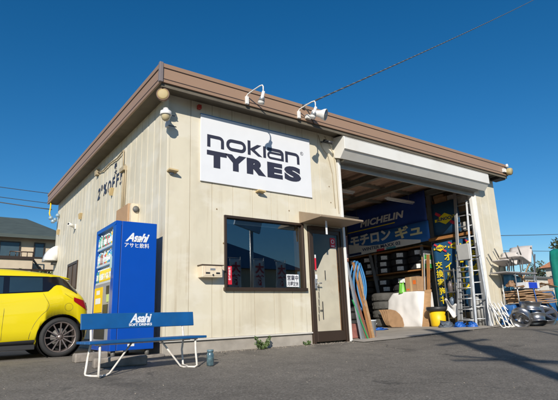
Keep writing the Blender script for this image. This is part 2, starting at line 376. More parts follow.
# fascia with stepped profile
def fascia(mb, mb2, a, b, out):     # a->b along edge, out = outward
    a = Vector(a); b = Vector(b); out = Vector(out)
    prof = [(-.03, 3.995), (.0, 3.995), (.006, 4.045), (.0, 4.05), (.0, 4.235), (.012, 4.24), (.02, 4.30), (-.03, 4.305)]
    n = len(prof); vs = [a+out*o_+ZU*z for o_, z in prof]+[b+out*o_+ZU*z for o_, z in prof]
    mb.add(vs, [list(range(n)), list(range(n, 2*n))[::-1]]+[(i, (i+1)%n, (i+1)%n+n, i+n) for i in range(n)])
    for z in (4.048, 4.2365):
        c = (a+b)/2+out*.004+ZU*z; mb2.obox(c, b-a, ZU, out, (b-a).length/2-.01, .0055, .006)
mb = MB(); m2 = MB()
fascia(mb, m2, (OX, OY, 0), (9.62, OY, 0), (0, -1, 0)); o = mb.build('fascia', brownm, B); m2.build('seam', brown_line, o)
mb = MB(); m2 = MB(); fascia(mb, m2, (OX, BD+.12, 0), (OX, OY, 0), (-1, 0, 0)); o = mb.build('fascia', brownm, B); m2.build('seam', brown_line, o)
mb = MB(); m2 = MB(); fascia(mb, m2, (9.62, OY, 0), (9.62, BD+.12, 0), (1, 0, 0)); o = mb.build('fascia', brownm, B); m2.build('seam', brown_line, o)
mb = MB(); mb.box(OX-.028, OX+.03, OY-.028, OY+.03, 3.985, 4.315); mb.build('corner_cap', greycap, B, bevel=.004)
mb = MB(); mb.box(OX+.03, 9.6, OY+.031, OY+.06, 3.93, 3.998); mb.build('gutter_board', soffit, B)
# closing panel at the right eave end
mb = MB(); mb.box(9.3, 9.58, OY+.07, OY+.34, 3.9, 3.995); mb.build('gutter_end', plast_dk, B)
# shutter box
mb = MB(); X0, X1 = 3.53, 8.66
prof = [(0-.002, 3.55), (-.17, 3.49), (-.3, 3.645), (-.325, 3.65), (-.325, 3.9), (-.29, 3.93), (-.29, 3.935), (-.002, 3.97)]
n = len(prof)
mb.add([(X0, a, b) for a, b in prof]+[(X1, a, b) for a, b in prof], [list(range(n)), list(range(n, 2*n))[::-1]]+[(i, (i+1)%n, (i+1)%n+n, i+n) for i in range(n)])
o = mb.build('shutter_box', whitebox, B, bevel=.006)
mb = MB(); mb.box(X0+.02, X1-.01, -.3275, -.3262, 3.893, 3.898); 
mb.build('panel_joint', brown_line, o)
mb = MB()
for i in range(7): mb.box(3.67, PL-.06, -.13+i*.022, -.115+i*.022, 3.47-(i%2)*.012, 3.5)
mb.box(3.67, PL-.06, .02, .05, 3.36, 3.5); mb.build('shutter_curtain', pm('curtain_grey', (.32, .3, .26), .5, var=.1), B)
# eave spacer joists (small dark blocks under the eave above the shutter box)
mb = MB()
for i in range(26): mb.box(3.7+i*.22, 3.76+i*.22, -.30, -.01, 3.975, 3.998)
mb.build('eave_blocks', steelg, B)
# interior roof structure: corrugated sheet, beams, purlins
mb = MB()
nx = 200; x0, x1 = 3.6, 9.28; vs = []; fs = []
for j in range(2):
    for i in range(nx+1): vs.append((x0+(x1-x0)*i/nx, (.2, 8.15)[j], 4.055+.033*math.sin(i*2*math.pi*(x1-x0)/nx/.19)))
mb.add(vs, [(i, i+1, nx+2+i, nx+1+i) for i in range(nx)], 0, True); mb.build('roof_sheet', rust, B)
for xb in (4.55, 6.0, 7.35, 8.7):
    mb = MB(); mb.box(xb-.06, xb+.06, .2, 8.1, 3.775, 3.79); mb.box(xb-.006, xb+.006, .2, 8.1, 3.79, 3.925); mb.box(xb-.06, xb+.06, .2, 8.1, 3.925, 3.94); mb.build('beam', beam_m, B)
for yb in (1.0, 2.2, 3.4, 4.6, 5.8, 7.0):
    mb = MB(); mb.box(3.6, 9.26, yb-.025, yb+.025, 3.943, 4.02); mb.build('purlin', beam_m, B)
for yb in (1.57, 5.6): MB().box(8.625, 8.69, yb-.075, yb+.07, .1, 3.77).build('steel_post', steelg, B)
# side window
W = MB(); W.box(-.02, .05, 5.33, 6.35, 1.3, 1.36); W.box(-.02, .05, 5.33, 6.35, 1.92, 1.98); W.box(-.02, .05, 5.33, 5.39, 1.36, 1.92); W.box(-.02, .05, 6.29, 6.35, 1.36, 1.92); W.box(-.015, .04, 5.81, 5.86, 1.36, 1.92)
o = W.build('window', bronze, B); W = MB(); W.box(.0, .008, 5.39, 6.29, 1.36, 1.92); W.build('pane', pm('brown_shade_panel', (.12, .085, .06), .4), o)
# front window
F = MB(); a, b, c, d = 1.0, 2.62, .92, 2.11; f = .032
F.box(a-.01, b+.01, -.03, .1, d-f, d+.005); F.box(a-.025, b+.025, -.055, .1, c-.02, c+f); F.box(a-.01, a+f, -.03, .1, c+f, d-f); F.box(b-f, b+.01, -.03, .1, c+f, d-f)
wo_ = F.build('window', bronze, B, bevel=.004)
F = MB(); F.box(a+f, b-f, .03, .036, c+f, d-f); F.build('pane', g_win, wo_)
F = MB(); F.box(b-f-.085, b-f, .045, .12, c+f, d-f); F.build('inner_frame', woodm, wo_)
F = MB(); F.box(a+f+.02, b-f-.1, .07, .11, d-f-.075, d-f-.05); F.box(a+f+.02, b-f-.1, .075, .08, d-f-.05, d-f-.02); F.build('curtain_rail', white, wo_)
# stickers on the window
F = MB(); F.box(1.065, 1.145, .024, .028, 1.0, 1.29); o = F.build('red_sticker', pm('sticker_red', (.6, .02, .04), .5), wo_)
F = MB()
for i, ch in enumerate('防犯警備中'): text(F, ch, (1.083, .0235, 1.235-i*.043), XU, ZU, .04, .036, bold=.02)
F.build('lettering', signwhite, o)
F = MB(); F.box(2.235, 2.505, .024, .028, .975, 1.19); o = F.build('white_sticker', signwhite, wo_)
F = MB(); text(F, '営業中', (2.25, .0235, 1.085), XU, ZU, .24, .09, bold=.015); text(F, '月曜定休', (2.25, .0235, .99), XU, ZU, .24, .08, bold=.008); F.build('lettering', ink, o)
# door
D = MB(); a, b, d = 2.74, 3.585, 2.09; f = .06
D.box(a, a+f, -.03, .1, -.03, d); D.box(b-f, b, -.03, .1, -.03, d); D.box(a+f, b-f, -.03, .1, d-f, d)
do = D.build('door', bronze, B, bevel=.004)
D = MB(); D.box(a+f, a+f+.05, -.012, .03, .03, d-f); D.box(b-f-.05, b-f, -.012, .03, .03, d-f); D.box(a+f+.05, b-f-.05, -.012, .03, .03, .2); D.box(a+f+.05, b-f-.05, -.012, .03, d-f-.07, d-f)
D.build('door_leaf', bronze, do, bevel=.003)
D = MB(); D.box(a+f+.05, b-f-.05, .006, .012, .2, d-f-.07); D.build('pane', g_door, do)
D = MB(); D.poly([(2.865, .205), (3.44, .205), (3.445, 1.74), (3.3, 1.7), (3.12, 1.56), (2.97, 1.32), (2.865, 1.28)], (0, .03, 0), XU, ZU, YU, .008); D.build('bright_area_sheet', pm('bright_area_cream', (.68, .67, .62), .7), do)  # added cream sheet; the bright area's slanting edge is put into its shape
D = MB(); D.box(b-f-.13, b-f-.052, .05, .14, .03, 1.9); D.build('inner_frame', woodm, do)
D = MB(); D.box(a+f+.035, a+f+.085, -.02, -.012, .95, 1.12); D.cyl((a+f+.06, -.02, 1.04), (a+f+.06, -.07, 1.04), .012); D.cyl((a+f+.06, -.07, 1.04), (a+f+.15, -.07, 1.04), .011); D.build('handle', alum, do)
D = MB(); D.box(3.28, 3.4, .0, .004, 1.72, 1.9); o = D.build('red_sticker', pm('sticker_red', (.6, .02, .04), .5), do)
D = MB(); D.lathe([(.042, 0), (.042, .002), (.028, .002), (.028, 0)], (3.34, -.001, 1.83), (0, -1, 0), 20); D.box(3.3, 3.38, -.002, 0, 1.735, 1.755); D.build('lettering', signwhite, o)
D = MB(); D.box(2.87, 2.905, .0, .004, 1.28, 1.5); D.build('red_sticker', MATS['sticker_red'], do)
D = MB(); D.box(2.865, 2.915, .0, .004, 1.12, 1.2); D.box(2.875, 2.905, .0, .004, 1.5, 1.56); D.build('white_sticker', signwhite, do)
D = MB()
for (x_, z_, l_) in ((3.1, 1.12, .16), (3.0, .42, .3)): D.box(x_, x_+.018, .0, .004, z_, z_+l_)
for i in range(5): D.box(2.9+i*.008, 2.915+i*.008, .0, .004, .4+i*.13, .5+i*.13)
D.box(2.94, 3.0, .0, .004, .56, .575); D.build('dark_sticker', plast_dk, do)
# canopy over the door
mb = MB(); mb.poly([(0, 2.34), (-.6, 2.155), (-.6, 2.125), (0, 2.115)], (2.55, -.004, 0), YU, ZU, XU, 1.04)
mb.build('canopy', pm('canopy_paint', (.3, .225, .15), .5, var=.1, dark=(.2, .15, .1), darkamt=.5), B, bevel=.004)
mb = MB(); mb.box(2.83, 2.87, -.4, -.395, 1.87, 2.118); mb.build('hanging_tag', signwhite, B)
# electric cables on front wall under the eave
mb = MB()
mb.tube([(3.13, -.01, 3.95), (3.2, -.02, 3.7), (3.35, -.02, 3.55), (3.44, -.015, 3.2), (3.46, -.012, 2.5)], .006)
mb.tube([(3.3, -.01, 3.96), (3.42, -.02, 3.78), (3.5, -.02, 3.62), (3.54, -.012, 3.3), (3.55, -.012, 2.4)], .005)
mb.build('wall_cable', pm('cable_cream', (.4, .33, .22), .6), B)
mb = MB()
for (x_, z_) in ((3.34, 2.92), (3.36, 2.6), (.86, 2.2), (.98, 1.65), (2.33, 2.33)): mb.cyl((x_, -.001, z_), (x_, -.006, z_), .012, 8)
mb.build('wall_plug', pm('rust_spot', (.25, .17, .09), .8), B)

# ------------------------------------------------------------------ big sign on the front wall
T = thing('wall_sign', 'large white rectangular tyre sign with black lettering on the front wall', 'sign', (1.7, 0, 3.2))
mb = MB(); mb.box(.555, 2.875, -.03, -.004, 2.63, 3.785); mb.build('panel', signwhite, T, bevel=.003)
mb = MB(); mb.box(.553, 2.877, -.033, -.003, 3.785, 3.797); mb.build('top_edge', pm('blue_edge', (.05, .2, .42), .5), T)
L_ = MB(); zb, zt = 3.235, 3.45; hw = .058; o0 = (0, -.031, 0)
z0, z1 = zb+hw/2, zt-hw/2
def rr_n(a, b):   # n: stem, arch with a rounded right shoulder
    a += hw/2; b -= hw/2
    return [(a, zb), (a, z1), (b-.07, z1)]+arc(b-.07, z1-.055, .07, .055, 90, 0, 5)[1:]+[(b, zb)]
ribbon(L_, rr_n(.67, .985), hw, o0, XU, ZU)
c0, c1 = 1.03+hw/2, 1.42-hw/2; q = .08
loop = arc(c1-q, z1-.07, q, .07, 90, 0, 5)+arc(c1-q, z0+.07, q, .07, 0, -90, 5)+arc(c0+q, z0+.07, q, .07, -90, -180, 5)+arc(c0+q, z1-.07, q, .07, 180, 90, 5)
ribbon(L_, loop, hw, o0, XU, ZU, closed=True)
ribbon(L_, [(1.485, zb), (1.485, zt+.05)], hw, o0, XU, ZU)
L_.poly([(1.516, 3.36), (1.655, 3.45), (1.745, 3.45), (1.6, 3.345), (1.76, 3.235), (1.67, 3.235), (1.516, 3.33)], o0, XU, ZU, Vector((0,-1,0)), .003)
ribbon(L_, [(1.81, zb), (1.81, zt)], hw, o0, XU, ZU)
ribbon(L_, [(1.87, z1), (2.13, z1)]+arc(2.13, z1-.05, .075, .05, 90, 0, 5)[1:]+[(2.205, zb)], hw, o0, XU, ZU)
ribbon(L_, [(2.174, 3.358), (1.94, 3.358)]+arc(1.94, 3.307, .05, .051, 90, 270, 8)[1:]+[(2.174, 3.256)], hw*.72, o0, XU, ZU)
ribbon(L_, rr_n(2.27, 2.6), hw, o0, XU, ZU)
for ch, xa, xw in (('T', .665, .37), ('Y', 1.0, .42), ('R', 1.43, .4), ('E', 1.86, .335), ('S', 2.235, .385)): text(L_, ch, (xa, -.031, 2.885), XU, ZU, xw, .29, bold=.07)
ribbon(L_, arc(2.665, 3.47, .032, .032, 0, 330, 12), .006, o0, XU, ZU, closed=True)
text(L_, 'R', (2.65, -.031, 3.455), XU, ZU, .026, .03)
L_.build('lettering', ink, T)

# sign lamps : arm lamps on the eave
def arm_lamp(x, lean, label):
    T = thing('sign_lamp', label, 'lamp', (x, OY, 4.08), 'arm lamps over the sign')
    mb = MB(); mb.box(x-.03, x+.03, OY-.05, OY-.008, 3.99, 4.13); mb.build('mount', white, T, bevel=.005)
    pts = [(x, OY-.03, 4.1), (x, OY-.035, 4.15), (x+.01, OY-.06, 4.17), (x+.035, OY-.2, 4.19), (x+.06, OY-.34, 4.205), (x+.075, OY-.395, 4.2), (x+.08, OY-.41, 4.17), (x+.08, OY-.41, 4.04)]
    mb = MB(); mb.tube(pts, .011); mb.build('arm', white, T)
    c = Vector((x+.08, OY-.41, 4.06)); ax = Vector((lean, .3, -1)).normalized()
    mb = MB(); mb.lathe([(.0, -.02), (.026, -.02), (.028, .07), (.04, .09), (.052, .15), (.058, .19), (.0, .2)], c, ax, 16); mb.build('bulb', white, T)
    mb = MB(); mb.lathe([(.042, .088), (.056, .15), (.054, .15), (.04, .088)], c, ax, 16); mb.build('collar', alum, T)
    return T
arm_lamp(1.24, -.1, 'white arm lamp over the middle of the tyre sign, near the corner end')
arm_lamp(2.36, -.25, 'white arm lamp over the right end of the tyre sign beside the horn speaker')
T = thing('flood_lamp', 'fat white cone lamp head aimed forward at the eave beside the right arm lamp', 'lamp', (2.72, OY, 4.08))
c = Vector((2.6, OY-.13, 4.12)); ax = Vector((.55, -.75, -.32)).normalized()
mb = MB(); mb.lathe([(0, 0), (.055, 0), (.058, .1), (.068, .16), (.1, .22), (.11, .26), (.105, .27), (.09, .24), (0, .23)], c, ax, 20); mb.build('shell', white, T)
mb = MB(); mb.lathe([(0, .255), (.05, .255), (.09, .25), (.09, .26), (0, .27)], c, ax, 12); mb.build('lens', pm('lamp_lens', (.35, .35, .33), .2), T)
mb = MB(); mb.tube([(2.6, OY-.01, 4.07), (2.6, OY-.08, 4.06), (2.66, OY-.12, 4.12)], .014); mb.box(2.52, 2.64, OY-.07, OY-.01, 4.03, 4.1); mb.build('bracket', white, T)
# dark camera under the eave right of the sign, brackets and corner siren
T = thing('security_camera', 'small dark camera under the eave between sign and shutter box', 'camera', (3.2, 0, 3.72))
mb = MB(); mb.cyl((3.2, -.0, 3.82), (3.2, -.09, 3.8), .02); mb.build('arm', steelg, T)
mb = MB(); mb.cyl((3.2, -.08, 3.82), (3.3, -.24, 3.74), .035, 12); mb.build('body', plast_dk, T)
for i, (x_, z_, lab) in enumerate(((.07, 2.72, 'beige wall bracket below the dome camera at the building corner'), (1.69, 2.6, 'beige wall bracket just below the lower edge of the sign'))):
    T = thing('wall_bracket', lab, 'bracket', (x_, 0, z_), 'beige brackets on the walls')
    mb = MB(); mb.obox((x_, -.055, z_-.01), (1, 0, -.05), (0, 1, -.1), (0, .1, 1), .075, .055, .012); mb.build('shelf', pm('bracket_beige', (.55, .42, .22), .6), T)
    mb = MB(); mb.box(x_-.03, x_+.03, -.03, -.003, z_-.06, z_+.02); mb.build('mount', galv, T)
for i, (y_, z_, lab) in enumerate(((2.8, 3.05, 'yellowish triangle bracket under the side wall lettering'), (5.3, 3.04, 'yellowish triangle bracket in the middle of the side wall'), (7.85, 3.08, 'yellowish triangle bracket at the far end of the side wall'))):
    mb = MB(); mb.poly([(-.09, .07), (.09, .07), (.0, -.08)], (-.0, y_, z_), (0, 1, 0), ZU, (-1, 0, 0), .07)
    tag(mb.build('triangle_bracket', MATS['bracket_beige'], bevel=.006), lab, 'bracket', 'triangle brackets on the side wall')
T = thing('corner_speaker', 'round beige drum speaker hanging under the eave at the front corner', 'speaker', (-.17, -.25, 3.84))
c = Vector((-.17, -.2, 3.84)); ax = Vector((-.5, -1, -.12)).normalized()
mb = MB(); mb.lathe([(0, 0), (.085, 0), (.1, .03), (.1, .09), (.09, .1), (.085, .09), (0, .08)], c, ax, 24); mb.build('drum', pm('drum_brown', (.2, .12, .08), .5), T)
mb = MB(); mb.lathe([(0, .1), (.06, .1), (.084, .092), (.084, .085), (0, .085)], c, ax, 24); o = mb.build('face', pm('drum_face', (.42, .33, .16), .6), T)
mb = MB(); mb.cyl((-.17, -.24, 3.93), (-.17, -.24, 4.0), .02); mb.box(-.2, -.14, -.27, -.21, 3.985, 4.0); mb.build('mount', white, T)
T = thing('dome_camera', 'white dome security camera on an arm below the round corner speaker', 'camera', (-.05, 0, 3.55))
c = Vector((-.13, -.22, 3.55))
mb = MB(); mb.box(-.05, .0, -.06, -.002, 3.42, 3.72); mb.tube([(-.03, -.03, 3.66), (-.13, -.15, 3.66), (-.13, -.22, 3.63)], .02); mb.build('arm', white, T)
mb = MB(); mb.lathe([(0, .09), (.03, .09), (.05, .05), (.085, .03), (.09, -.02), (.085, -.03), (0, -.03)], c, ZU, 20); mb.build('housing', white, T)
mb = MB(); mb.lathe([(.07, -.03), (.068, -.07), (.05, -.1), (.025, -.12), (0, -.125)], c, ZU, 20); mb.build('dome', pm('dome_amber', (.5, .42, .25), .25, coat=.5), T)
mb = MB(); mb.box(-.02, .11, -.07, -.06, 3.61, 3.625); mb.box(-.02, .11, -.07, -.06, 3.43, 3.445); mb.build('strut', steelg, T)
T = thing('eave_end_lamp', 'round beige drum at the right end of the brown eave', 'lamp', (9.5, OY, 4.1))
c = Vector((9.53, OY-.03, 4.1))
mb = MB(); mb.lathe([(0, 0), (.08, 0), (.1, .03), (.1, .1), (.08, .13), (0, .13)], c, (.2, -1, -.2), 22); mb.build('drum', MATS['drum_face'], T)
mb = MB(); mb.box(9.33, 9.45, OY-.06, OY-.008, 4.06, 4.16); mb.lathe([(0, .0), (.04, 0), (.03, .08), (0, .09)], (9.46, OY-.09, 4.2), (0, 0, 1), 10); mb.build('mount', white, T)
mb = MB(); mb.box(.49, .55, -.07, -.002, 3.86, 3.93); tag(mb.build('alarm_box', pm('alarm_red', (.35, .03, .02), .5), bevel=.005), 'tiny red alarm box under the eave left of the sign', 'alarm')

# letter box
T = thing('letter_box', 'cream double letter box fixed to the wall left of the window', 'letter box', (.7, 0, 1.18))
mbx = pm('letterbox_cream', (.7, .6, .45), .45, dark=(.4, .2, .1), darkamt=.4, dscale=6)
mb = MB(); mb.box(.535, .88, -.15, -.002, 1.09, 1.27); mb.build('box', mbx, T, bevel=.006)
mb = MB(); mb.box(.52, .9, -.165, -.002, 1.27, 1.282); mb.build('lid', pm('lid_brown', (.1, .07, .05), .5), T)
mb = MB(); mb.box(.565, .86, -.156, -.15, 1.115, 1.255); mb.build('door', mbx, T, bevel=.003)
mb = MB(); mb.box(.59, .66, -.16, -.156, 1.14, 1.165); mb.box(.765, .83, -.16, -.156, 1.14, 1.165); mb.cyl((.713, -.156, 1.125), (.713, -.164, 1.125), .014, 10); mb.build('slot', plast_dk, T)
mb = MB(); mb.box(.665, .75, -.16, -.156, 1.195, 1.225); mb.build('name_plate', alum, T)

# side wall: lettering, meter box, conduits, vent hood, small white camera
mb = MB(); YM = Vector((0, -1, 0))
text(mb, '2', (-.004, 3.92, 3.12), YM, ZU, .2, .26, bold=.03, shear=.15); text(mb, '0', (-.004, 3.66, 3.27), YM, ZU, .11, .14, bold=.03)
text(mb, '%', (-.004, 3.47, 3.12), YM, ZU, .24, .26, bold=.03)
text(mb, 'O', (-.004, 3.16, 3.1), YM, ZU, .23, .26, bold=.03); text(mb, 'F', (-.004, 2.86, 3.1), YM, ZU, .19, .26, bold=.03, shear=.1); text(mb, 'F', (-.004, 2.6, 3.1), YM, ZU, .19, .26, bold=.03, shear=.1)
text(mb, '!!', (-.004, 2.35, 3.08), YM, ZU, .2, .3, bold=.02, shear=.1)
text(mb, '最', (-.004, 2.76, 3.5), YM, ZU, .17, .13, bold=.02); text(mb, '大', (-.004, 2.74, 3.37), YM, ZU, .17, .12, bold=.02)
tag(mb.build('wall_lettering', ink), 'black discount lettering stuck high on the side wall', 'lettering')
T = thing('meter_box', 'tan electric meter box on the side wall above the vending machine', 'meter box', (0, 1.6, 2.3))
mb = MB(); mb.box(-.16, -.002, 1.3, 1.95, 2.0, 2.47); mb.build('box', pm('meter_tan', (.43, .27, .15), .6, var=.1, dark=(.25, .15, .08), darkamt=.5, dscale=4), T, bevel=.008)
mb = MB(); mb.box(-.13, -.002, 1.2, 1.297, 2.02, 2.45); mb.build('side_box', mbx, T, bevel=.005)
mb = MB(); mb.lathe([(0, 0), (.05, 0), (.055, .03), (0, .035)], (-.06, 1.2, 2.35), (0, -1, 0), 14); mb.build('meter_dial', steelg, T)
mb = MB()
for y_ in (1.96, 2.06, 2.12): mb.tube([(-.02, y_, 2.2), (-.02, y_, 3.3), (-.025, y_+.04, 3.4)], .014)
mb.tube([(-.025, 2.1, 3.4), (-.03, 2.12, 3.72), (-.03, 2.5, 3.68), (-.03, 3.0, 3.72), (-.03, 3.5, 3.7), (-.03, 3.95, 3.78)], .015)
mb.box(-.07, 0, 3.9, 4.05, 3.72, 3.86); mb.box(-.07, 0, 1.95, 2.2, 3.28, 3.36)
tag(mb.build('conduit', MATS['cable_cream']), 'thin cable conduit looping over the side wall lettering to the meter box', 'conduit')
T = thing('vent_hood', 'white curved vent hood low at the far end of the side wall', 'vent hood', (0, 8.1, 2.5))
mb = MB(); mb.grid(lambda u, v: (-.32*math.sin(v*math.pi/2), 7.75+.5*u, 2.25+.42*math.cos(v*math.pi/2)), 2, 8); mb.grid(lambda u, v: (-.32*math.sin(v*math.pi/2)*u, 7.75, 2.25+.42*math.cos(v*math.pi/2)*u), 2, 8); mb.grid(lambda u, v: (-.32*math.sin(v*math.pi/2)*u, 8.25, 2.25+.42*math.cos(v*math.pi/2)*u), 2, 8)
mb.build('hood', white, T, solid=.01)
mb = MB(); mb.box(-.1, -.001, 7.85, 8.15, 2.17, 2.25); mb.build('duct', steelg, T)
T = thing('side_camera', 'small white camera in the middle of the side wall', 'camera', (0, 5.85, 2.9))
mb = MB(); mb.box(-.03, -.001, 5.8, 5.9, 2.82, 2.94); mb.build('mount', white, T); mb = MB(); mb.cyl((-.03, 5.85, 2.88), (-.19, 5.75, 2.92), .04, 12); mb.build('body', white, T); mb = MB(); mb.cyl((-.19, 5.75, 2.92), (-.2, 5.745, 2.922), .025, 12); mb.build('lens', blackm, T)
# cable dead-end hardware at the far eave
T = thing('cable_insulator', 'blue glass insulators with a yellow rope hanging under the far eave', 'insulator', (-.15, 8.1, 3.7))
mb = MB(); mb.tube([(-.24, 8.12, 4.0), (-.24, 8.1, 3.85), (-.26, 8.08, 3.66), (-.22, 8.05, 3.5)], .02); mb.build('rope', yellowp, T)
mb = MB()
for (a, b, c_) in ((-.22, 8.05, 3.52), (-.1, 8.08, 3.48), (-.16, 8.03, 3.42), (-.05, 8.0, 3.6)): mb.lathe([(0, -.05), (.05, -.05), (.06, 0), (.04, .05), (0, .05)], (a, b, c_), ZU, 10)
mb.build('insulator', pm('insulator_blue', (.25, .36, .45), .2, coat=.5), T)

# ------------------------------------------------------------------ vending machine
V = thing('vending_machine', 'blue drinks vending machine standing against the side wall at the corner', 'vending machine', (-.465, .38, .1))
vx0, vx1, vy0, vy1, vz0, vz1 = -.76, -.17, -.1, .86, .11, 1.845
mb = MB(); mb.box(vx0+.085, vx1, vy0, vy1, vz0, vz1); mb.build('cabinet', vblue, V, bevel=.008, seg=2)
mb = MB()  # door: frame around display
dz0, dz1, dy0, dy1 = 1.02, 1.79, vy0+.13, vy1-.06
for (a, b, c, d) in ((vy0, vy1, dz1, vz1), (vy0, dy0, dz0, dz1), (dy1, vy1, dz0, dz1), (vy0, dy0, vz0, dz0), (dy1, vy1, vz0, dz0), (dy0, dy1, vz0, .22)): mb.box(vx0, vx0+.08, a, b, c, d)
vd = mb.build('door', vblue, V, bevel=.004)
mb = MB(); mb.box(vx0+.006, vx0+.056, dy0, dy1, .22, dz0-.002); mb.build('lower_panel', pm('machine_grey', (.28, .28, .3), .4), vd)
mb = MB(); mb.box(vx0+.004, vx0+.008, dy0, dy1, dz0, dz1); mb.build('display_glass', g_disp, vd)
mb = MB(); mb.box(vx0+.073, vx0+.08, dy0, dy1, dz0, dz1)
for z_ in (1.02, 1.275, 1.53): mb.box(vx0+.012, vx0+.073, dy0, dy1, z_, z_+.02)
mb.build('display_shelf', pm('display_white', (.7, .72, .72), .4), vd)
cancols = [(.05, .2, .5), (.6, .05, .05), (.08, .35, .2), (.7, .68, .62), (.75, .5, .05), (.1, .45, .55), (.35, .12, .06), (.5, .6, .65)]
for r_, z_ in enumerate((1.04, 1.295, 1.55)):
    for i in range(11):
        y_ = dy0+.04+i*.07; h = random.choice((.17, .19, .21)) if r_ else .2
        c = (.85, .6, .03) if r_ == 0 and i < 9 else random.choice(cancols)
        key = 'drink_%d_%d_%d' % tuple(int(v*99) for v in c)
        mb = MB(); mb.lathe([(0, 0), (.03, 0), (.03, h*.2)], (vx0+.042, y_, z_), ZU, 10); mb.lathe([(.0305, h*.2), (.0305, h*.62)], (vx0+.042, y_, z_), ZU, 10, mi=1); mb.lathe([(.03, h*.62), (.03, h*.78), (.014, h*.9)], (vx0+.042, y_, z_), ZU, 10); mb.lathe([(.015, h*.9), (.015, h), (0, h)], (vx0+.042, y_, z_), ZU, 10, mi=2); c2 = c if random.random() < .5 else random.choice(cancols); mb.build('sample_drink', [pm(key, c, .35), pm('band_%d_%d_%d' % tuple(int(v*99) for v in c2), tuple(min(1, v*.7+.25) for v in c2) if random.random() < .5 else (.75, .75, .72), .4, var=.45, scale=45), signwhite], vd)
for z_ in (1.022, 1.277, 1.532): MB().box(vx0+.009, vx0+.0115, dy0+.02, dy1-.02, z_-.006, z_+.024).build('price_strip', signwhite, vd)
for z_ in (1.003, 1.258, 1.513): MB().box(vx0+.008, vx0+.0125, dy0+.03, dy1-.03, z_-.002, z_+.008).build('button_row', pm('button_blue', (.05, .2, .5), .4), vd)
mb = MB(); mb.box(vx0-.002, vx0+.005, .38, .78, .62, .97); mb.build('poster', yellowp, vd); mb = MB(); mb.box(vx0-.004, vx0-.0022, .45, .7, .74, .82); mb.box(vx0-.004, vx0-.0022, .5, .66, .87, .93); mb.build('poster_print', signwhite, vd)
for q_ in ((.1, .32, .6, .72), (.08, .2, .86, .97)): MB().box(vx0-.002, vx0+.005, *q_).build('coin_panel', plast_dk, vd)
mb = MB(); mb.box(vx0-.004, vx0+.005, .08, .16, .75, .85); mb.build('note_slot', pm('lime_plastic', (.5, .6, .2), .4), vd)
mb = MB(); mb.box(vx0-.003, vx0+.003, .0, .085, 1.2, 1.36); mb.build('notice', pm('notice_teal', (.45, .62, .6), .4), vd)
mb = MB(); mb.box(vx0-.003, vx0+.006, .2, .7, .26, .5); mb.build('dispenser_flap', plast_dk, vd)
mb = MB(); text(mb, 'Asahi', (-.62, vy0-.001, 1.56), XU, ZU, .34, .125, bold=.035, shear=.45, space=.88); text(mb, 'アサヒ飲料', (-.63, vy0-.001, 1.475), XU, ZU, .35, .07, bold=.012, space=1.08); mb.build('lettering', signwhite, V)
mb = MB(); mb.box(vx0+.08, vx0+.085, vy0+.004, vy1-.004, vz0+.004, vz1-.004); mb.build('door_seam', plast_dk, V)
mb = MB(); mb.box(-.53, -.44, vy0-.002, vy0, .16, .2); mb.build('small_label', signwhite, V)
mb = MB()
for (a, b) in ((-.7, -.04), (-.24, -.04), (-.7, .8), (-.24, .8)): mb.cyl((a, b, .03), (a, b, .11), .03, 10)
mb.build('foot', steelg, V)
# blocks around
mb = MB(); mb.box(-.84, .0, -.1, .98, -.06, .03); tag(mb.build('machine_plinth', stopm, bevel=.012), 'low concrete plinth under the vending machine', 'plinth')
def block(c, l, w_, h, ang, label):
    U = Vector((math.cos(ang), math.sin(ang), 0)); Vv = Vector((-U.y, U.x, 0)); mb = MB(); mb.obox((c[0], c[1], G(c[0], c[1])+h/2-.01), U, Vv, ZU, l/2, w_/2, h/2)
    return tag(mb.build('parking_block', stopm, bevel=.018), label, 'kerb block', 'concrete wheel stops by the wall')
block((-.96, .02), .42, .14, .12, .05, 'pale concrete wheel stop behind the yellow car')
block((-.78, -.62), .62, .14, .12, -.1, 'rough concrete wheel stop lying under the left end of the bench')

# ------------------------------------------------------------------ bench
ang = math.atan2(.1193, .9929); BU = Vector((math.cos(ang), math.sin(ang), 0)); BV = Vector((-BU.y, BU.x, 0)); A0 = Vector((-1.23, -1.39, -.08))
def bl(s_, d_, z_): return A0+BU*s_+BV*d_+ZU*z_
T = thing('bench', 'long blue slatted bench with white tube legs in front of the vending machine', 'bench', bl(.6, .15, 0))
mb = MB()
for i in range(3): mb.obox(bl(.575, -.03+.065+i*.125, .348), BU, BV, ZU, .705, .0585, .014)
mb.build('seat', benchblue, T, bevel=.005)
mb = MB(); tv = (BV*.12+ZU).normalized(); mb.obox(bl(.625, .375, .565), BU, tv, BU.cross(tv), .71, .085, .012)
bk = mb.build('backrest', benchblue, T, bevel=.004)
mb = MB(); nrm = BU.cross(tv); o_ = bl(.64, .375, .565)+nrm*.013
if nrm.dot(BV) > 0: o_ = bl(.64, .375, .565)-nrm*.013
text(mb, 'Asahi', o_-BU*.17-tv*.03, BU, tv, .28, .105, bold=.03, shear=.35, space=.9); text(mb, 'SOFT DRINKS', o_-BU*.18-tv*.066, BU, tv, .29, .03, bold=.03); mb.build('lettering', signwhite, bk)
frm = pm('bench_tube', (.7, .66, .6), .4, var=.1, dark=(.35, .2, .1), darkamt=.35, dscale=20)
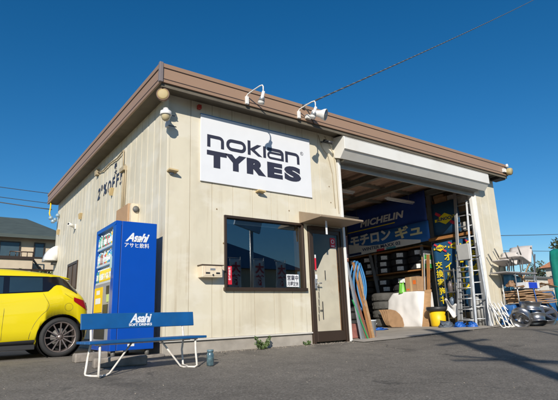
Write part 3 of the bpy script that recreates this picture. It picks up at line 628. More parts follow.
def leg_end(s0, dirn):
    mb = MB()
    pts = [bl(s0, .03, .33), bl(s0, .02, .2), bl(s0-.01*dirn, 0, .03), bl(s0+.01*dirn, .02, .012), bl(s0+.06*dirn, .1, .012), bl(s0+.0*dirn, .2, .012), bl(s0-.02*dirn, .3, .012), bl(s0-.02*dirn, .33, .03), bl(s0, .33, .2), bl(s0+.03, .345, .33), bl(s0+.03, .375, .5)]
    mb.tube(pts, .0125, 10); mb.build('leg', frm, T)
    mb = MB(); mb.tube([bl(s0+.06*dirn, .1, .012), bl(s0+.11*dirn, .1, .016), bl(s0+.15*dirn, .11, .03), bl(s0+.2*dirn, .11, .09), bl(s0+.4*dirn, .13, .33)], .0105, 10); mb.build('brace', frm, T)
leg_end(0, 1); leg_end(1.15, -1)
mb = MB()
for s0 in (.0, 1.15): mb.bar(bl(s0, .0, .327), bl(s0+.03, .35, .327), .03, .012)
mb.bar(bl(0, .15, .32), bl(1.15, .15, .32), .025, .012); mb.build('seat_rail', frm, T)
T = thing('glass_jar', 'small blue green jar on the asphalt at the right foot of the bench', 'jar', (.1, -1.24, -.075))
mb = MB(); mb.lathe([(0, 0), (.04, 0), (.045, .01), (.045, .13), (.035, .15), (.033, .16), (0, .16)], (.1, -1.24, -.073), ZU, 18); mb.build('body', pm('jar_glass', (.07, .12, .14), .15, coat=.8, var=.5, scale=22), T)
mb = MB(); mb.lathe([(0, .16), (.04, .16), (.04, .185), (0, .185)], (.1, -1.24, -.073), ZU, 18); mb.build('lid', pm('jar_lid', (.12, .2, .24), .4), T)

# ------------------------------------------------------------------ car
CX, CY = -.62, 2.315
T = thing('parked_car', 'yellow compact hatchback parked beside the side wall with its rear to the building', 'car', (CX-1.9, CY, 0))
HW = .845
STN = [  # u, width scale, z bottom, shoulder z, roof z, roof half width
 (0.0, .80, .28, .62, .64, .52), (.03, .88, .23, .70, .72, .58), (.08, .92, .21, .84, .86, .62), (.16, .95, .20, .93, .97, .64), (.27, .97, .19, .965, 1.09, .63),
 (.36, .98, .19, .97, 1.20, .63), (.45, .99, .19, .975, 1.25, .64), (.7, 1., .18, .97, 1.30, .645), (1.2, 1., .17, .945, 1.345, .65), (1.7, 1., .17, .93, 1.35, .65),
 (2.1, 1., .17, .92, 1.325, .64), (2.45, 1., .17, .91, 1.26, .62), (2.8, 1., .17, .90, 1.06, .60), (3.0, .99, .18, .87, .95, .60), (3.3, .97, .19, .82, .90, .58), (3.6, .92, .2, .74, .80, .54), (3.75, .84, .22, .66, .68, .48), (3.84, .72, .3, .55, .57, .4)]
def st(u):
    for i in range(len(STN)-1):
        if STN[i][0] <= u <= STN[i+1][0]:
            t = (u-STN[i][0])/(STN[i+1][0]-STN[i][0]); p0 = STN[max(0, i-1)]; p1 = STN[i]; p2 = STN[i+1]; p3 = STN[min(len(STN)-1, i+2)]
            out = []
            for k in range(1, 6):
                m1 = (p2[k]-p0[k])/(p2[0]-p0[0])*(p2[0]-p1[0]); m2_ = (p3[k]-p1[k])/(p3[0]-p1[0])*(p2[0]-p1[0])
                h = (2*t**3-3*t*t+1)*p1[k]+(t**3-2*t*t+t)*m1+(-2*t**3+3*t*t)*p2[k]+(t**3-t*t)*m2_
                out.append(h)
            return out
    return STN[-1][1:]
def ring(u):
    ws, zb_, zs, zr, wr = st(u); w_ = HW*ws; gh = max(zr-zs, .02)
    return [(0, zb_), (w_*.86, zb_), (w_*.965, zb_+.06), (w_*.995, .40 if zb_ < .3 else zb_+.08), (w_, .55 if zs > .65 else zs-.06), (w_*.985, zs-.1 if zs > .75 else zs-.03), (w_*.955, zs-.02), (w_*.93, zs), (wr+(w_*.93-wr)*.52, zs+gh*.5), (wr+.01, zs+gh*.86), (wr-.06, zs+gh*.955), (wr-.25, zs+gh*.99), (0, zr)]
us = [i*3.84/96 for i in range(97)]
vs = []; n = 25
for u in us:
    rg = ring(u); full = [(y, z) for y, z in rg]+[(-y, z) for y, z in rg[-2:0:-1]]+[(-rg[0][0]-0.0, rg[0][1])][:0]
    vs += [Vector((CX-u, CY-y, z)) for y, z in full]
n = len(full)
mb = MB(); mb.add(vs, [(i*n+k, i*n+(k+1)%n, (i+1)*n+(k+1)%n, (i+1)*n+k) for i in range(96) for k in range(n)], 0, True)
mb.add(vs, [list(range(n)), [96*n+k for k in range(n)]], 0, True)
body = mb.build('body', yellow, T)
WHX = (CX-.42, CX-.42-2.45); WR = .292
cut = MB()
for wx in WHX:
    for (ya, yb) in ((CY-HW-.05, CY-HW+.27), (CY+HW-.27, CY+HW+.05)): cut.cyl((wx, ya, WR), (wx, yb, WR), .342, 40, sm=False)
co = cut.build('cutter', yellow)
md = body.modifiers.new('b', 'BOOLEAN'); md.object = co; md.operation = 'DIFFERENCE'; md.solver = 'EXACT'
dg = bpy.context.evaluated_depsgraph_get(); nm = bpy.data.meshes.new_from_object(body.evaluated_get(dg)); body.modifiers.clear(); body.data = nm; bpy.data.objects.remove(co)
def side(u, z):
    rg = ring(u)
    for (y0, z0_), (y1, z1_) in zip(rg[1:], rg[2:]):
        if z0_ <= z <= z1_ and z1_ > z0_: return y0+(y1-y0)*(z-z0_)/(z1_-z0_)
    return rg[-1][0]
def side_patch(name, mat, u0, u1, fb, ft, off, both=True, parent=T, nu=14, nv=6):
    for sgn in ((1, -1) if both else (1,)):
        mb = MB()
        def fn(a, b):
            u = u0+(u1-u0)*a; zb_, zt_ = fb(u), ft(u); z = zb_+(zt_-zb_)*b; return (CX-u, CY-sgn*(side(u, z)+off), z)
        mb.grid(fn, nu, nv); mb.build(name, mat, parent)
blk = pm('gloss_black', (.008, .008, .01), .12, coat=.5)
topz = lambda u: min(1.22, st(u)[2]+(st(u)[3]-st(u)[2])*.78)
def band_low(u):
    K = [(.2, .935), (.27, .985), (.45, 1.085), (.54, 1.085), (.63, .985), (.72, st(.72)[2]+.004)]
    if u >= .72: return st(u)[2]+.004
    for (a, za), (b, zb_) in zip(K, K[1:]):
        if u <= b: return za+(zb_-za)*max(0, (u-a))/(b-a)
def band_top(u): zs, zr = st(u)[2:4]; return max(min(1.22, zs+(zr-zs)*(.78 if u > .6 else .78+.14*min(1, (.6-u)/.15))), band_low(u)+.006)
side_patch('window_surround', blk, .21, 2.55, band_low, band_top, .006, nu=60)
side_patch('side_window', g_car, .72, 1.17, lambda u: .99-(u-.72)*.06, lambda u: topz(u)-.02, .011)
side_patch('side_window', g_car, 1.25, 2.3, lambda u: .95, lambda u: max(.955, topz(u)-.02), .011)
mb = MB(); mb.grid(lambda a, b: (CX-(.19+.14*b), CY+(a-.5)*1.02, st(.19+.14*b)[3]+.004), 8, 4); mb.build('rear_window', g_car, T)
mb = MB(); mb.grid(lambda a, b: (CX-(2.24+.66*b), CY+(a-.5)*1.1, st(2.24+.66*b)[3]+.004-abs(a-.5)**2*.05), 8, 6); mb.build('windscreen', g_car, T)
# spoiler
mb = MB(); mb.grid(lambda a, b: (CX-.3-.35*b+.05*(1-b)-abs(a-.5)*.1*(1-b), CY+(a-.5)*1.2, 1.205+.075*b**.7-.02*(abs(a-.5)*2)**2), 10, 4); mb.build('spoiler', yellow, T, solid=.025)
# sills and lower bumper
side_patch('side_skirt', plast_dk, .78, 2.52, lambda u: .18, lambda u: .27-.03*(u-.78), .014, nv=3)
for sgn in (1, -1): MB().box(CX-2.53, CX-.77, CY-sgn*(HW*.97)-.03, CY-sgn*(HW*.97)+.03, .13, .2).build('side_skirt', plast_dk, T, bevel=.008)
mb = MB(); mb.box(CX-.06, CX-.01, CY-.5, CY+.5, .27, .37); mb.build('rear_bumper_trim', plast_dk, T)
side_patch('rear_bumper_trim', plast_dk, .05, .075+.0, lambda u: .27, lambda u: .45, .004, nu=2)
# tail lamps and head lamps
for sgn in (1, -1):
    mb = MB(); mb.grid(lambda a, b: (CX-.035-.23*a, CY-sgn*(side(.035+.23*a, .66+.16*b+.05*a)+.012), .68+(.14-.08*a)*b+.15*a), 8, 5)
    mb.grid(lambda a, b: (CX-.03-.03*b, CY-sgn*(HW*.87-.2*a), .69+.12*b), 3, 3); mb.build('tail_lamp', redp, T)
    mb = MB(); mb.grid(lambda a, b: (CX-3.42-.3*a, CY-sgn*(side(3.42+.3*a, .6+.05*b)+.01), .58+.1*b), 6, 3); mb.build('head_lamp', alum, T)
# door lines, fuel flap, handle
def sline(pts, r_=.0025, sgn=1):
    pts = [Vector((CX-u, CY-sgn*(side(u, z)+.0003), z)) for u, z in pts]; q_ = []
    for i in range(len(pts)-1):
        for k in range(5): 
            t = k/5; p0, p1, p2, p3 = pts[max(0, i-1)], pts[i], pts[i+1], pts[min(len(pts)-1, i+2)]
            q_.append(.5*((2*p1)+(p2-p0)*t+(2*p0-5*p1+4*p2-p3)*t*t+(3*p1-p0-3*p2+p3)*t**3))
    MB().tube(q_+[pts[-1]], r_, 5).build('panel_gap', plast_dk, T)
for sgn in (1, -1):
    sline([(1.21, .93), (1.215, .7), (1.22, .45), (1.215, .28)], sgn=sgn); sline([(.71, .95), (.66, .86), (.62, .78), (.64, .7), (.72, .62), (.8, .5), (.85, .36), (.86, .28)], sgn=sgn); sline([(2.2, .9), (2.22, .6), (2.2, .28)], sgn=sgn)
    sline([(.4, .95), (.3, .88), (.2, .83), (.13, .8)], .002, sgn)
cxu, czu = .33, .74; sline([(cxu+.06*math.cos(t*math.pi/6), czu+.06*math.sin(t*math.pi/6)) for t in range(13)], .0018)
mb = MB(); mb.box(CX-1.98, CX-1.84, CY-HW-.02, CY-HW+.0, .76, .785); mb.build('door_handle', yellow, T, bevel=.005)
mb = MB(); mb.obox((CX-2.38, CY-HW-.07, .95), XU, YU, ZU, .05, .08, .055); mb.obox((CX-2.38, CY+HW+.07, .95), XU, YU, ZU, .05, .08, .055); mb.build('mirror', yellow, T, bevel=.02, seg=3)
mb = MB(); mb.box(CX+.002, CX+.008, CY-.165, CY+.165, .44, .6); mb.build('number_plate', signwhite, T)
rimm = pm('rim_bronze', (.3, .25, .23), .35, metal=.7)
for wx in WHX:
    for sgn in (1, -1):
        yo = CY-sgn*(HW-.015); ax = Vector((0, -sgn, 0)); c = Vector((wx, yo, WR))
        mb = MB(); mb.lathe([(.325, .0-.27), (.325, -.0)], c, ax, 40); mb.lathe([(0, -.235), (.325, -.235)], c, ax, 40); mb.build('arch_liner', blackm, T)
        mb = MB(); mb.lathe([(.205, -.19), (.25, -.2), (.283, -.185), (WR, -.16), (WR, -.03), (.284, -.008), (.255, .004), (.228, .0), (.222, -.012)], c, ax, 56)
        for k in range(70):
            a = 2*math.pi*k/70; d_ = Vector((math.cos(a), 0, math.sin(a))); mb.obox(c+d_*(WR+.0)-ax*.09, d_, ax, d_.cross(ax), .003, .06, .009)
        wt = mb.build('wheel', rubber, T)
        mb = MB(); mb.lathe([(.204, -.19), (.2, -.18), (.205, -.03), (.214, -.01), (.226, -.004), (.226, -.014)], c, ax, 48)
        for k in range(12):
            a = 2*math.pi*(k+.15)/12; d_ = Vector((math.cos(a), 0, math.sin(a))); t_ = d_.cross(ax)
            mb.bar(c+d_*.045-ax*.03, c+d_*.21+t_*.012-ax*.014, .017, .024, ax); 
        mb.lathe([(0, -.02), (.03, -.02), (.035, -.03), (.055, -.032), (.06, -.05)], c, ax, 24)
        mb.build('rim', rimm, wt)
        mb = MB(); mb.lathe([(0, -.09), (.13, -.09), (.13, -.1), (0, -.1)], c, ax, 30); mb.build('brake_disc', steelg, wt)
        mb = MB()
        for k in range(4): a = math.pi/4+k*math.pi/2; mb.cyl(c+Vector((math.cos(a), 0, math.sin(a)))*.042-ax*.03, c+Vector((math.cos(a), 0, math.sin(a)))*.042-ax*.018, .007, 6)
        mb.build('wheel_nut', blackm, wt)

# ------------------------------------------------------------------ inside the bay
XW = 8.58
# racks along the right wall
T = thing('tyre_rack', 'steel and timber tyre rack along the right wall of the bay', 'rack', (8.9, 3.4, .12))
for y_ in (1.95, 3.75, 5.4): MB().box(8.56, 8.62, y_-.03, y_+.03, .1, 2.4).build('upright', galv, T)
for z_ in (1.66, 2.33): mb = MB(); mb.box(8.55, 9.2, 1.9, 5.45, z_, z_+.035); mb.build('shelf', woodm, T)
# tyres
tm = MB(); Rr, Wd = .31, .2
prof = [(.19, 0), (.24, -.004), (.285, .012), (Rr, .04), (Rr, .16), (.285, .188), (.24, .204), (.19, .2), (.185, .1), (.19, 0)]
tm.lathe(prof, (0, 0, 0), ZU, 28)
for k in range(28):
    a = 2*math.pi*k/28; d_ = Vector((math.cos(a), math.sin(a), 0)); tm.obox(d_*Rr+ZU*(.06 if k % 2 else .14), d_, ZU, d_.cross(ZU), .004, .028, .028)
    
tyre0 = tm.build('tyre', rubber); tyre0.hide_render = False
lm = MB(); paperw = pm('label_paper', (.7, .7, .68), .7, var=.3, scale=30)
lm.grid(lambda a, b: ((Rr+.007)*math.cos(math.pi+.3+.62*a), (Rr+.007)*math.sin(math.pi+.3+.62*a), .04+.12*b), 6, 1); lab0 = lm.build('paper_label', paperw)
ORD = ['lowest', 'second', 'third', 'fourth', 'fifth', 'sixth', 'seventh', 'eighth']
def stack(x, y, z, n_, desc, sc=1., dz=.2, lab=True, mat=None, grp='stacked tyres in the bay'):
    for k in range(n_):
        t = tyre0.copy(); COL.objects.link(t); t.location = (x+random.uniform(-.015, .015), y+random.uniform(-.015, .015), z+k*dz*sc); t.scale = (sc, sc, sc); t.rotation_euler[2] = random.uniform(-.15, .15)
        if mat: t.material_slots[0].link = 'OBJECT'; t.material_slots[0].material = mat
        lb = ' with label' if (lab and random.random() < .85) else ''
        tag(t, '%s tyre%s of the stack %s' % (ORD[k], lb, desc), 'tyre', grp)
        if lb: l_ = lab0.copy(); COL.objects.link(l_); l_.parent = t
stack(8.88, 2.3, 1.695, 3, 'on the shelf right behind the grey post'); stack(8.88, 2.97, 1.695, 3, 'second from the post on the tyre shelf')
stack(8.88, 3.62, 1.695, 3, 'third from the post on the tyre shelf'); stack(8.88, 4.27, 1.695, 3, 'fourth from the post on the tyre shelf'); stack(8.88, 4.95, 1.695, 3, 'at the far end of the tyre shelf')
stack(8.88, 2.35, .13, 7, 'under the shelf behind the cardboard box'); stack(8.88, 3.02, .13, 7, 'under the shelf behind the white cloth')
stack(8.88, 3.68, .13, 7, 'under the shelf left of the white cloth'); stack(8.88, 4.35, .13, 7, 'on the floor beyond the leaning board', lab=False); stack(8.88, 5.02, .13, 7, 'on the floor at the far end of the rack', lab=False)
stack(8.25, 3.2, .12, 4, 'of wide grey tyres beside the white cloth', 1.2, lab=False, mat=rubber2); stack(7.75, 4.25, .12, 4, 'nearest the blue hose in the bay', 1.1, lab=False)
bpy.data.objects.remove(tyre0); bpy.data.objects.remove(lab0)
# parts cartons squeezed between the tyres
GC = [(1.95, 1.7, 'green'), (1.95, 1.83, 'white'), (1.95, 1.96, 'green'), (1.95, 2.09, 'white'), (5.32, 1.7, 'green'), (5.32, 1.86, 'white'), (5.32, 2.02, 'green')]
gcm = {'green': pm('carton_green', (.04, .3, .06), .7, var=.2, scale=20), 'white': pm('carton_pale', (.5, .5, .47), .7, var=.2, scale=20)}
for i, (y_, z_, c_) in enumerate(GC):
    tag(MB().box(8.6+.01*(i % 3), 8.95, y_-.1, y_+.1, z_, z_+(.125 if y_ < 3 else .155)).build('parts_carton', gcm[c_], bevel=.004), '%s %s carton at the %s end of the tyre shelf' % (['lowest', 'second', 'third', 'topmost', 'lowest', 'middle', 'topmost'][i], c_, 'near' if y_ < 3 else 'far'), 'carton', 'small cartons on the tyre shelf')
# extra post leaning in front
mb = MB(); mb.bar((8.5, 3.9, 2.33), (8.3, 3.5, 1.1), .09, .05); tag(mb.build('grey_board', steelg), 'grey steel board leaning against the tyre rack', 'board')
# banners
nav = pm('banner_navy', (.018, .06, .3), .6, var=.1, bump=.3, bscale=6); blu2 = pm('banner_blue', (.02, .15, .5), .6, var=.08); bwhite = pm('banner_white', (.85, .85, .82), .6, var=.06); byel = pm('banner_yellow', (.85, .66, .02), .6); bcream = pm('banner_cream', (.85, .82, .5), .6); bred = pm('banner_red', (.6, .04, .07), .6); bnavy = pm('banner_ink', (.01, .04, .14), .6)
sunnavy = pm('oil_banner_navy', (.012, .075, .17), .6, var=.1, bump=.2, bscale=6)
T = thing('tyre_banner', 'dark blue banner with white capitals and a yellow line high over the tyre rack', 'banner', (XW, 3.3, 3.1))
mb = MB(); mb.grid(lambda a, b: (XW+.02*math.sin(a*17)*(1-b)+.02, 4.95-3.3*a, 2.98+(.98-.04*math.sin(a*3.1))*b), 30, 4); mb.build('cloth', nav, T, solid=.004)
mb = MB(); text(mb, 'MICHELIN', (XW-.02, 4.28, 3.29), YM, ZU, 1.84, .22, bold=.04, shear=.2, space=1.05); mb.build('lettering', bwhite, T)
mb = MB(); mb.obox((XW-.02, 3.85, 3.2), YU, ZU, XU, 1.03, .014, .003); mb.build('stripe', byel, T)
T = thing('winter_banner', 'blue and white winter tyre banner with large characters under the dark blue banner', 'banner', (XW, 3.3, 2.6))
mb = MB(); mb.grid(lambda a, b: (XW-.025+.01*math.sin(a*13), 4.9-3.3*a, 2.38+.08*a+(.66-.08*a)*b), 30, 4); mb.build('cloth', blu2, T, solid=.004)
mb = MB(); xb_ = XW-.05
mb.poly([(0, 0), (2.95, .06), (2.95, .14), (2.2, .27), (1.5, .22), (.9, .26), (.4, .34), (0, .42)], (xb_+.012, 4.87, 2.385), YM, ZU, (-1, 0, 0), .004); mb.build('white_field', bwhite, T)
mb = MB(); text(mb, 'モチロン', (xb_, 4.75, 2.7), YM, ZU, 1.75, .35, bold=.045, space=1.03); mb.build('lettering', bwhite, T)
mb = MB(); text(mb, 'ギュ', (xb_, 2.83, 2.66), YM, ZU, 1.0, .36, bold=.045); mb.build('lettering', bcream, T)
mb = MB(); text(mb, 'WINTER MAXX 02', (xb_, 4.25, 2.495), YM, ZU, 1.6, .1, bold=.015); mb.box(xb_-.002, xb_+.002, 4.3, 4.85, 2.41, 2.48); mb.build('lettering', bnavy, T)
mb = MB(); mb.box(xb_-.003, xb_+.002, 3.3, 3.62, 2.41, 2.475); mb.build('red_field', bred, T); mb = MB(); mb.box(xb_-.003, xb_+.002, 2.85, 3.22, 2.42, 2.475); mb.build('teal_field', pm('banner_teal', (.1, .4, .5), .6), T)
def oil_logo(x, y, z, s_, T, names=True):
    mb = MB(); mb.poly([(-1.0*s_, .0), (0, .52*s_), (1.0*s_, 0), (0, -.52*s_)], (x-.004, y, z), YM, ZU, (-1, 0, 0), .003)
    mb.poly([(-1.08*s_, -.14*s_), (1.08*s_, .06*s_), (1.08*s_, .26*s_), (-1.08*s_, .12*s_)], (x-.0075, y, z-.07*s_), YM, ZU, (-1, 0, 0), .002); mb.build('diamond', byel, T)
    mb = MB(); d1 = Vector((0, -.83, -.55)).normalized(); c_ = Vector((x-.001, y, z))
    for e_, hw_ in ((-1, .13), (1, .13)): MB().obox(c_+d1*e_*.86*s_, d1, (1, 0, 0), d1.cross(XU), .3*s_, .0015, hw_*s_).build('arrow', bred, T)
    mb = MB(); text(mb, 'SUNOCO', (x-.0105, y+.88*s_, z-.15*s_), YM, Vector((0, -.12, 1)), 1.76*s_, .3*s_, bold=.04); mb.build('lettering', bnavy, T)
T = thing('oil_banner', 'square navy oil banner with one yellow diamond hanging above the wooden rail', 'banner', (8.55, 1.1, 3))
mb = MB(); mb.grid(lambda a, b: (8.57+.01*math.sin(a*6), 1.46-.86*a, 2.56+.9*b), 8, 2); mb.build('cloth', sunnavy, T, solid=.004)
oil_logo(8.545, 1.03, 2.98, .31, T)
T = thing('oil_change_banner', 'large navy oil change banner with yellow characters behind the ladders', 'banner', (8.58, .75, 1.4))
mb = MB(); mb.grid(lambda a, b: (8.59+.01*math.sin(a*11), 1.58-1.5*a, .45+1.92*b), 14, 3); mb.build('cloth', sunnavy, T, solid=.004)
for y_ in (1.32, .86, .38): oil_logo(8.57, y_, 2.2, .19, T)
mb = MB()
for i, ch in enumerate('交換実施中'): text(mb, ch, (8.565, 1.53, 1.63-i*.235), YM, ZU, .22, .205, bold=.014)
for i, ch in enumerate('オイル交換'): text(mb, ch, (8.565, 1.22, 1.83-i*.26), YM, ZU, .2, .2, bold=.018)
for i, ch in enumerate('オイル'): text(mb, ch, (8.565, .9, 1.72-i*.36), YM, ZU, .34, .3, bold=.035)
for i, ch in enumerate('点検'): text(mb, ch, (8.565, .5, 1.72-i*.36), YM, ZU, .32, .3, bold=.03)
mb.build('lettering', byel, T)
mb = MB(); mb.box(8.5, 8.56, .15, 1.62, 2.42, 2.5); tag(mb.build('wooden_rail', woodm, bevel=.004), 'varnished wooden rail between the two oil banners', 'rail')
# blue strip / hanging sheet right behind the jamb
mb = MB(); mb.grid(lambda a, b: (8.56+.02*math.sin(a*9+b*3), .1-.07*a, .3+2.3*b), 4, 6); tag(mb.build('blue_sheet', tarpb, solid=.004), 'narrow blue sheet hanging just behind the right bay jamb', 'sheet')
# upper boxes on a high shelf
T = thing('high_shelf', 'dark high shelf near the ceiling above the oil banners', 'shelf', (8.9, 1.1, 3.1))
mb = MB(); mb.box(8.65, 9.2, .2, 1.9, 2.56, 2.6); mb.box(8.65, 9.2, .2, 1.9, 3.06, 3.09); mb.box(8.66, 8.7, .2, .24, 2.5, 3.7); mb.box(8.66, 8.7, 1.86, 1.9, 2.5, 3.7); mb.build('frame', steelg, T)
k = 0
HB = [(1.55, 1.85, 2.6, .26, 'paleyellow'), (1.55, 1.84, 2.86, .18, 'white'), (1.5, 1.86, 3.09, .2, 'white'), (1.54, 1.85, 3.29, .17, 'white'), (1.5, 1.8, 3.46, .15, 'brown'), (1.0, 1.4, 3.48, .16, 'brown'), (1.12, 1.46, 3.64, .1, 'brown'), (.3, .75, 2.6, .22, 'white'), (.28, .7, 3.09, .25, 'brown'), (.32, .7, 3.34, .2, 'white'), (.76, .98, 3.5, .14, 'white')]
locs = ['bottom box beside the post, behind the square banner', 'second box up beside the post', 'box on the upper board beside the post', 'box second on the upper board beside the post', 'box at the top beside the post', 'wide box above the square banner', 'topmost box above the square banner', 'low box behind the tall ladder', 'box behind the ladder top', 'upper box behind the ladder top', 'small box between the square banner and the ladder']
bc = {'paleyellow': pm('box_cream', (.5, .43, .3), .8), 'white': pm('box_white', (.5, .48, .45), .8, var=.2, scale=12), 'brown': cardb}
for (y0, y1, z_, h, c), lc in zip(HB, locs):
    mb = MB(); mb.box(8.66+random.uniform(0, .06), 9.1, y0, y1, z_+.001, z_+h-.004); tag(mb.build('storage_box', bc[c], bevel=.006), ('cream ' if c == 'paleyellow' else c+' ')+lc, 'box', 'boxes on the high shelf')
# things on the floor, right half
def drape(name, label, cat, x0, x1, y0, y1, z0, z1, mat, flare=.06, slope=0., fold=.03, parts=40, slump=0.):
    """cloth over a box: closed skirt with folds and a rounded top"""
    mb = MB(); cx, cy = (x0+x1)/2, (y0+y1)/2; hx, hy = (x1-x0)/2, (y1-y0)/2; N_ = 72; prof = [(1+flare, 0), (1+flare*.7, .25), (1+flare*.35, .55), (1.01, .85), (.97, .97), (.85, 1.0), (.5, 1.0), (.0, 1.0)]; vs = []
    for j, (s_, h) in enumerate(prof):
        for k in range(N_):
            a = 2*math.pi*k/N_; c_, n_ = math.cos(a), math.sin(a); q = 1/max(abs(c_), abs(n_)); q = min(q, 1.36)
            ff = fold*(1-h)*math.sin(a*13+1.3*math.sin(a*5)+h*2)
            x_ = cx+c_*q*hx*(s_+ff); y_ = cy+n_*q*hy*(s_+ff); z_ = z0+(z1-z0)*h
            z_ += slope*(y_-cy)*h+(.02*noise.noise(Vector((x_*4, y_*4, 3)))*h*3) - slump*h*max(0, (y_-cy)/hy)**2
            vs.append((x_, y_, z_))
    mb.add(vs, [(j*N_+k, j*N_+(k+1)%N_, (j+1)*N_+(k+1)%N_, (j+1)*N_+k) for j in range(len(prof)-1) for k in range(N_)], 0, True)
    return tag(mb.build(name, mat), label, cat)
mb = MB(); CP = [(1.95, .1), (1.94, .6), (1.96, 1.02), (2.0, 1.05), (2.45, 1.055), (2.84, 1.04), (2.9, 1.0), (3.06, .84), (3.1, .6), (3.0, .3), (2.95, .1), (2.4, .1), (1.95, .1)]
def cfn(a, b):   # front sheet: b runs from the outline to the middle, with hanging folds
    k = a*(len(CP)-1); i = min(int(k), len(CP)-2); t = k-i; y_ = CP[i][0]*(1-t)+CP[i+1][0]*t; z_ = CP[i][1]*(1-t)+CP[i+1][1]*t
    y2, z2 = 2.42, .55; yy = y_*(1-b)+y2*b; zz = z_*(1-b)+z2*b
    return (7.98+.035*(1-b)**6-.02*math.sin((yy-2.4)*7/(1.25-zz*.6))*(1.1-zz)-.015*noise.noise(Vector((yy*5, zz*4, 1))), yy, zz)
mb.grid(cfn, 60, 16); mb.grid(lambda a, b: (cfn(a, 0)[0]+.6*b, cfn(a, 0)[1], cfn(a, 0)[2]), 60, 2)
mb.v = [p_+Vector((0, -.17, 0)) for p_ in mb.v]
tag(mb.build('cloth_covered_crate', cloth_w), 'white sheet draped over a low crate in the bay', 'covered crate')
T = thing('cardboard_box', 'brown cardboard carton with orange print on the white sheet', 'box', (8.3, 2.2, 1.04))
mb = MB(); mb.box(8.1, 8.5, 1.85, 2.27, 1.06, 1.46); o = mb.build('carton', cardb, T, bevel=.006); mb = MB(); mb.box(8.096, 8.0995, 2.14, 2.24, 1.1, 1.14); mb.box(8.096, 8.0995, 1.9, 2.0, 1.25, 1.36); mb.build('print', pm('orange_print', (.7, .15, .02), .7), T); mb = MB(); mb.box(8.095, 8.0992, 2.04, 2.1, 1.06, 1.46); mb.build('tape', pm('tape_tan', (.55, .4, .22), .4), T)
mb = MB(); mb.grid(lambda a, b: (8.1+.14*math.sin(a*6.28)*(1-.6*b), 2.4+.11*math.cos(a*6.28)*(1-.5*b)+.02*math.sin(a*20), 1.02+.33*b-.05*math.sin(a*12)*b), 20, 6); tag(mb.build('green_bag', pm('lime_bag', (.12, .4, .04), .4), solid=.004), 'lime green plastic bag beside the cardboard carton', 'bag')
for i in range(4):
    mb = MB(); xo = 7.5+i*.04; y0 = 2.28+i*.07
    pts = [(-.1, 0), (.3, 0), (.3, .06), (.22, .24), (.1, .36), (-.06, .46), (-.25, .5), (-.42, .5), (-.36, .42), (-.28, .2), (-.2, .06)]
    mb.poly([(a, b) for a, b in pts], (xo, y0, .12), Vector((.0, -1, 0)), Vector((.32-.05*i, .06*i, .95)), XU, .018)
    tag(mb.build('cardboard_pad', cardb, bevel=.003), ['frontmost', 'second', 'third', 'rearmost'][i]+' curved cardboard pad leaning on the white sheet', 'cardboard', 'curved cardboard pads')
for i, (y_, h, m_, wd_, lb, x_) in enumerate(((1.655, .98, plywood, .22, 'short wide plywood board leaning beside the white sheet', 8.0), (1.64, 1.95, woodm, .1, 'tall reddish timber board leaning beside the oil banner', 8.15), (1.8, 2.02, galv, .04, 'tall thin grey bar leaning beside the reddish board', 8.18), (1.87, 1.92, plywood, .05, 'tall pale batten leaning left of the grey bar', 8.2))):
    mb = MB(); mb.bar((x_, y_, .1), (x_+.3, y_+.02, .1+h), wd_, .02, (1, 0, .2)); tag(mb.build('leaning_board', m_, bevel=.002), lb, 'board', 'boards leaning by the oil banner')
T = thing('waste_bin', 'yellow bin with a wide black rim in front of the oil banner', 'bin', (8.05, 1.28, .1))
mb = MB(); mb.lathe([(0, .0), (.17, .0), (.19, .03), (.21, .4), (.2, .4), (.18, .03), (0, .02)], (8.05, 1.28, .11), ZU, 24); mb.build('tub', yellowp, T)
mb = MB(); mb.lathe([(.2, .38), (.26, .4), (.28, .45), (.27, .5), (.22, .49), (.05, .45), (0, .45)], (8.05, 1.28, .11), ZU, 24); mb.build('rim', plast_dk, T)
# ladders
def ladder(pl, pr, tl, tr, n_, sw, name, label, mat=alum, prt=None):
    T = prt or thing(name, label, 'ladder', (Vector(pl)+Vector(pr))/2); pl, pr, tl, tr = map(Vector, (pl, pr, tl, tr))
    for a, b in ((pl, tl), (pr, tr)): mb = MB(); mb.bar(a, b, sw*.4, sw, (tr-tl)); mb.build('stile', mat, T, bevel=.003)
    for k in range(n_): t = (k+.6)/n_; mb = MB(); mb.cyl(pl.lerp(tl, t), pr.lerp(tr, t), .016, 8); mb.build('rung', mat, T)
    return T
ladder((8.0, .58, .1), (8.2, .0, .1), (8.47, .58, 3.62), (8.47, .16, 3.62), 12, .085, 'extension_ladder', 'tall aluminium extension ladder leaning on the right wall of the bay')
T = ladder((7.85, .56, .1), (7.9, .16, .1), (8.08, .5, 1.9), (8.1, .2, 1.9), 7, .05, 'step_ladder', 'shorter aluminium step ladder in front of the tall ladder')
mb = MB(); mb.box(8.02, 8.08, .12, .46, 1.72, 2.12); tag(mb.build('tool_case', pm('case_grey', (.38, .38, .37), .5, var=.1), bevel=.012), 'flat grey metal case hung on the step ladder', 'case')
ladder((7.85, .08, .09), (8.2, -.08, .09), (8.35, .2, 3.3), (8.4, .1, 3.3), 3, .05, 'plank_frame', 'narrow aluminium rail frame leaning beside the right bay jamb', galv)
T = thing('tool_cart', 'dark steel rack of cylinders and tools between bin and ladders', 'tool rack', (8.2, .9, .1))
mb = MB()
for y_ in (.68, .98):
    for x_ in (8.1, 8.4): mb.box(x_-.012, x_+.012, y_-.012, y_+.012, .1, 1.55)
for z_ in (.3, .62, .95, 1.5): mb.box(8.09, 8.41, .67, .99, z_, z_+.02)
mb.build('frame', galv, T)
stuffcol = [((.05, .12, .3), .07), ((.6, .6, .58), .07), ((.06, .06, .07), .08), ((.1, .14, .2), .07), ((.5, .48, .45), .06), ((.12, .1, .1), .07)]
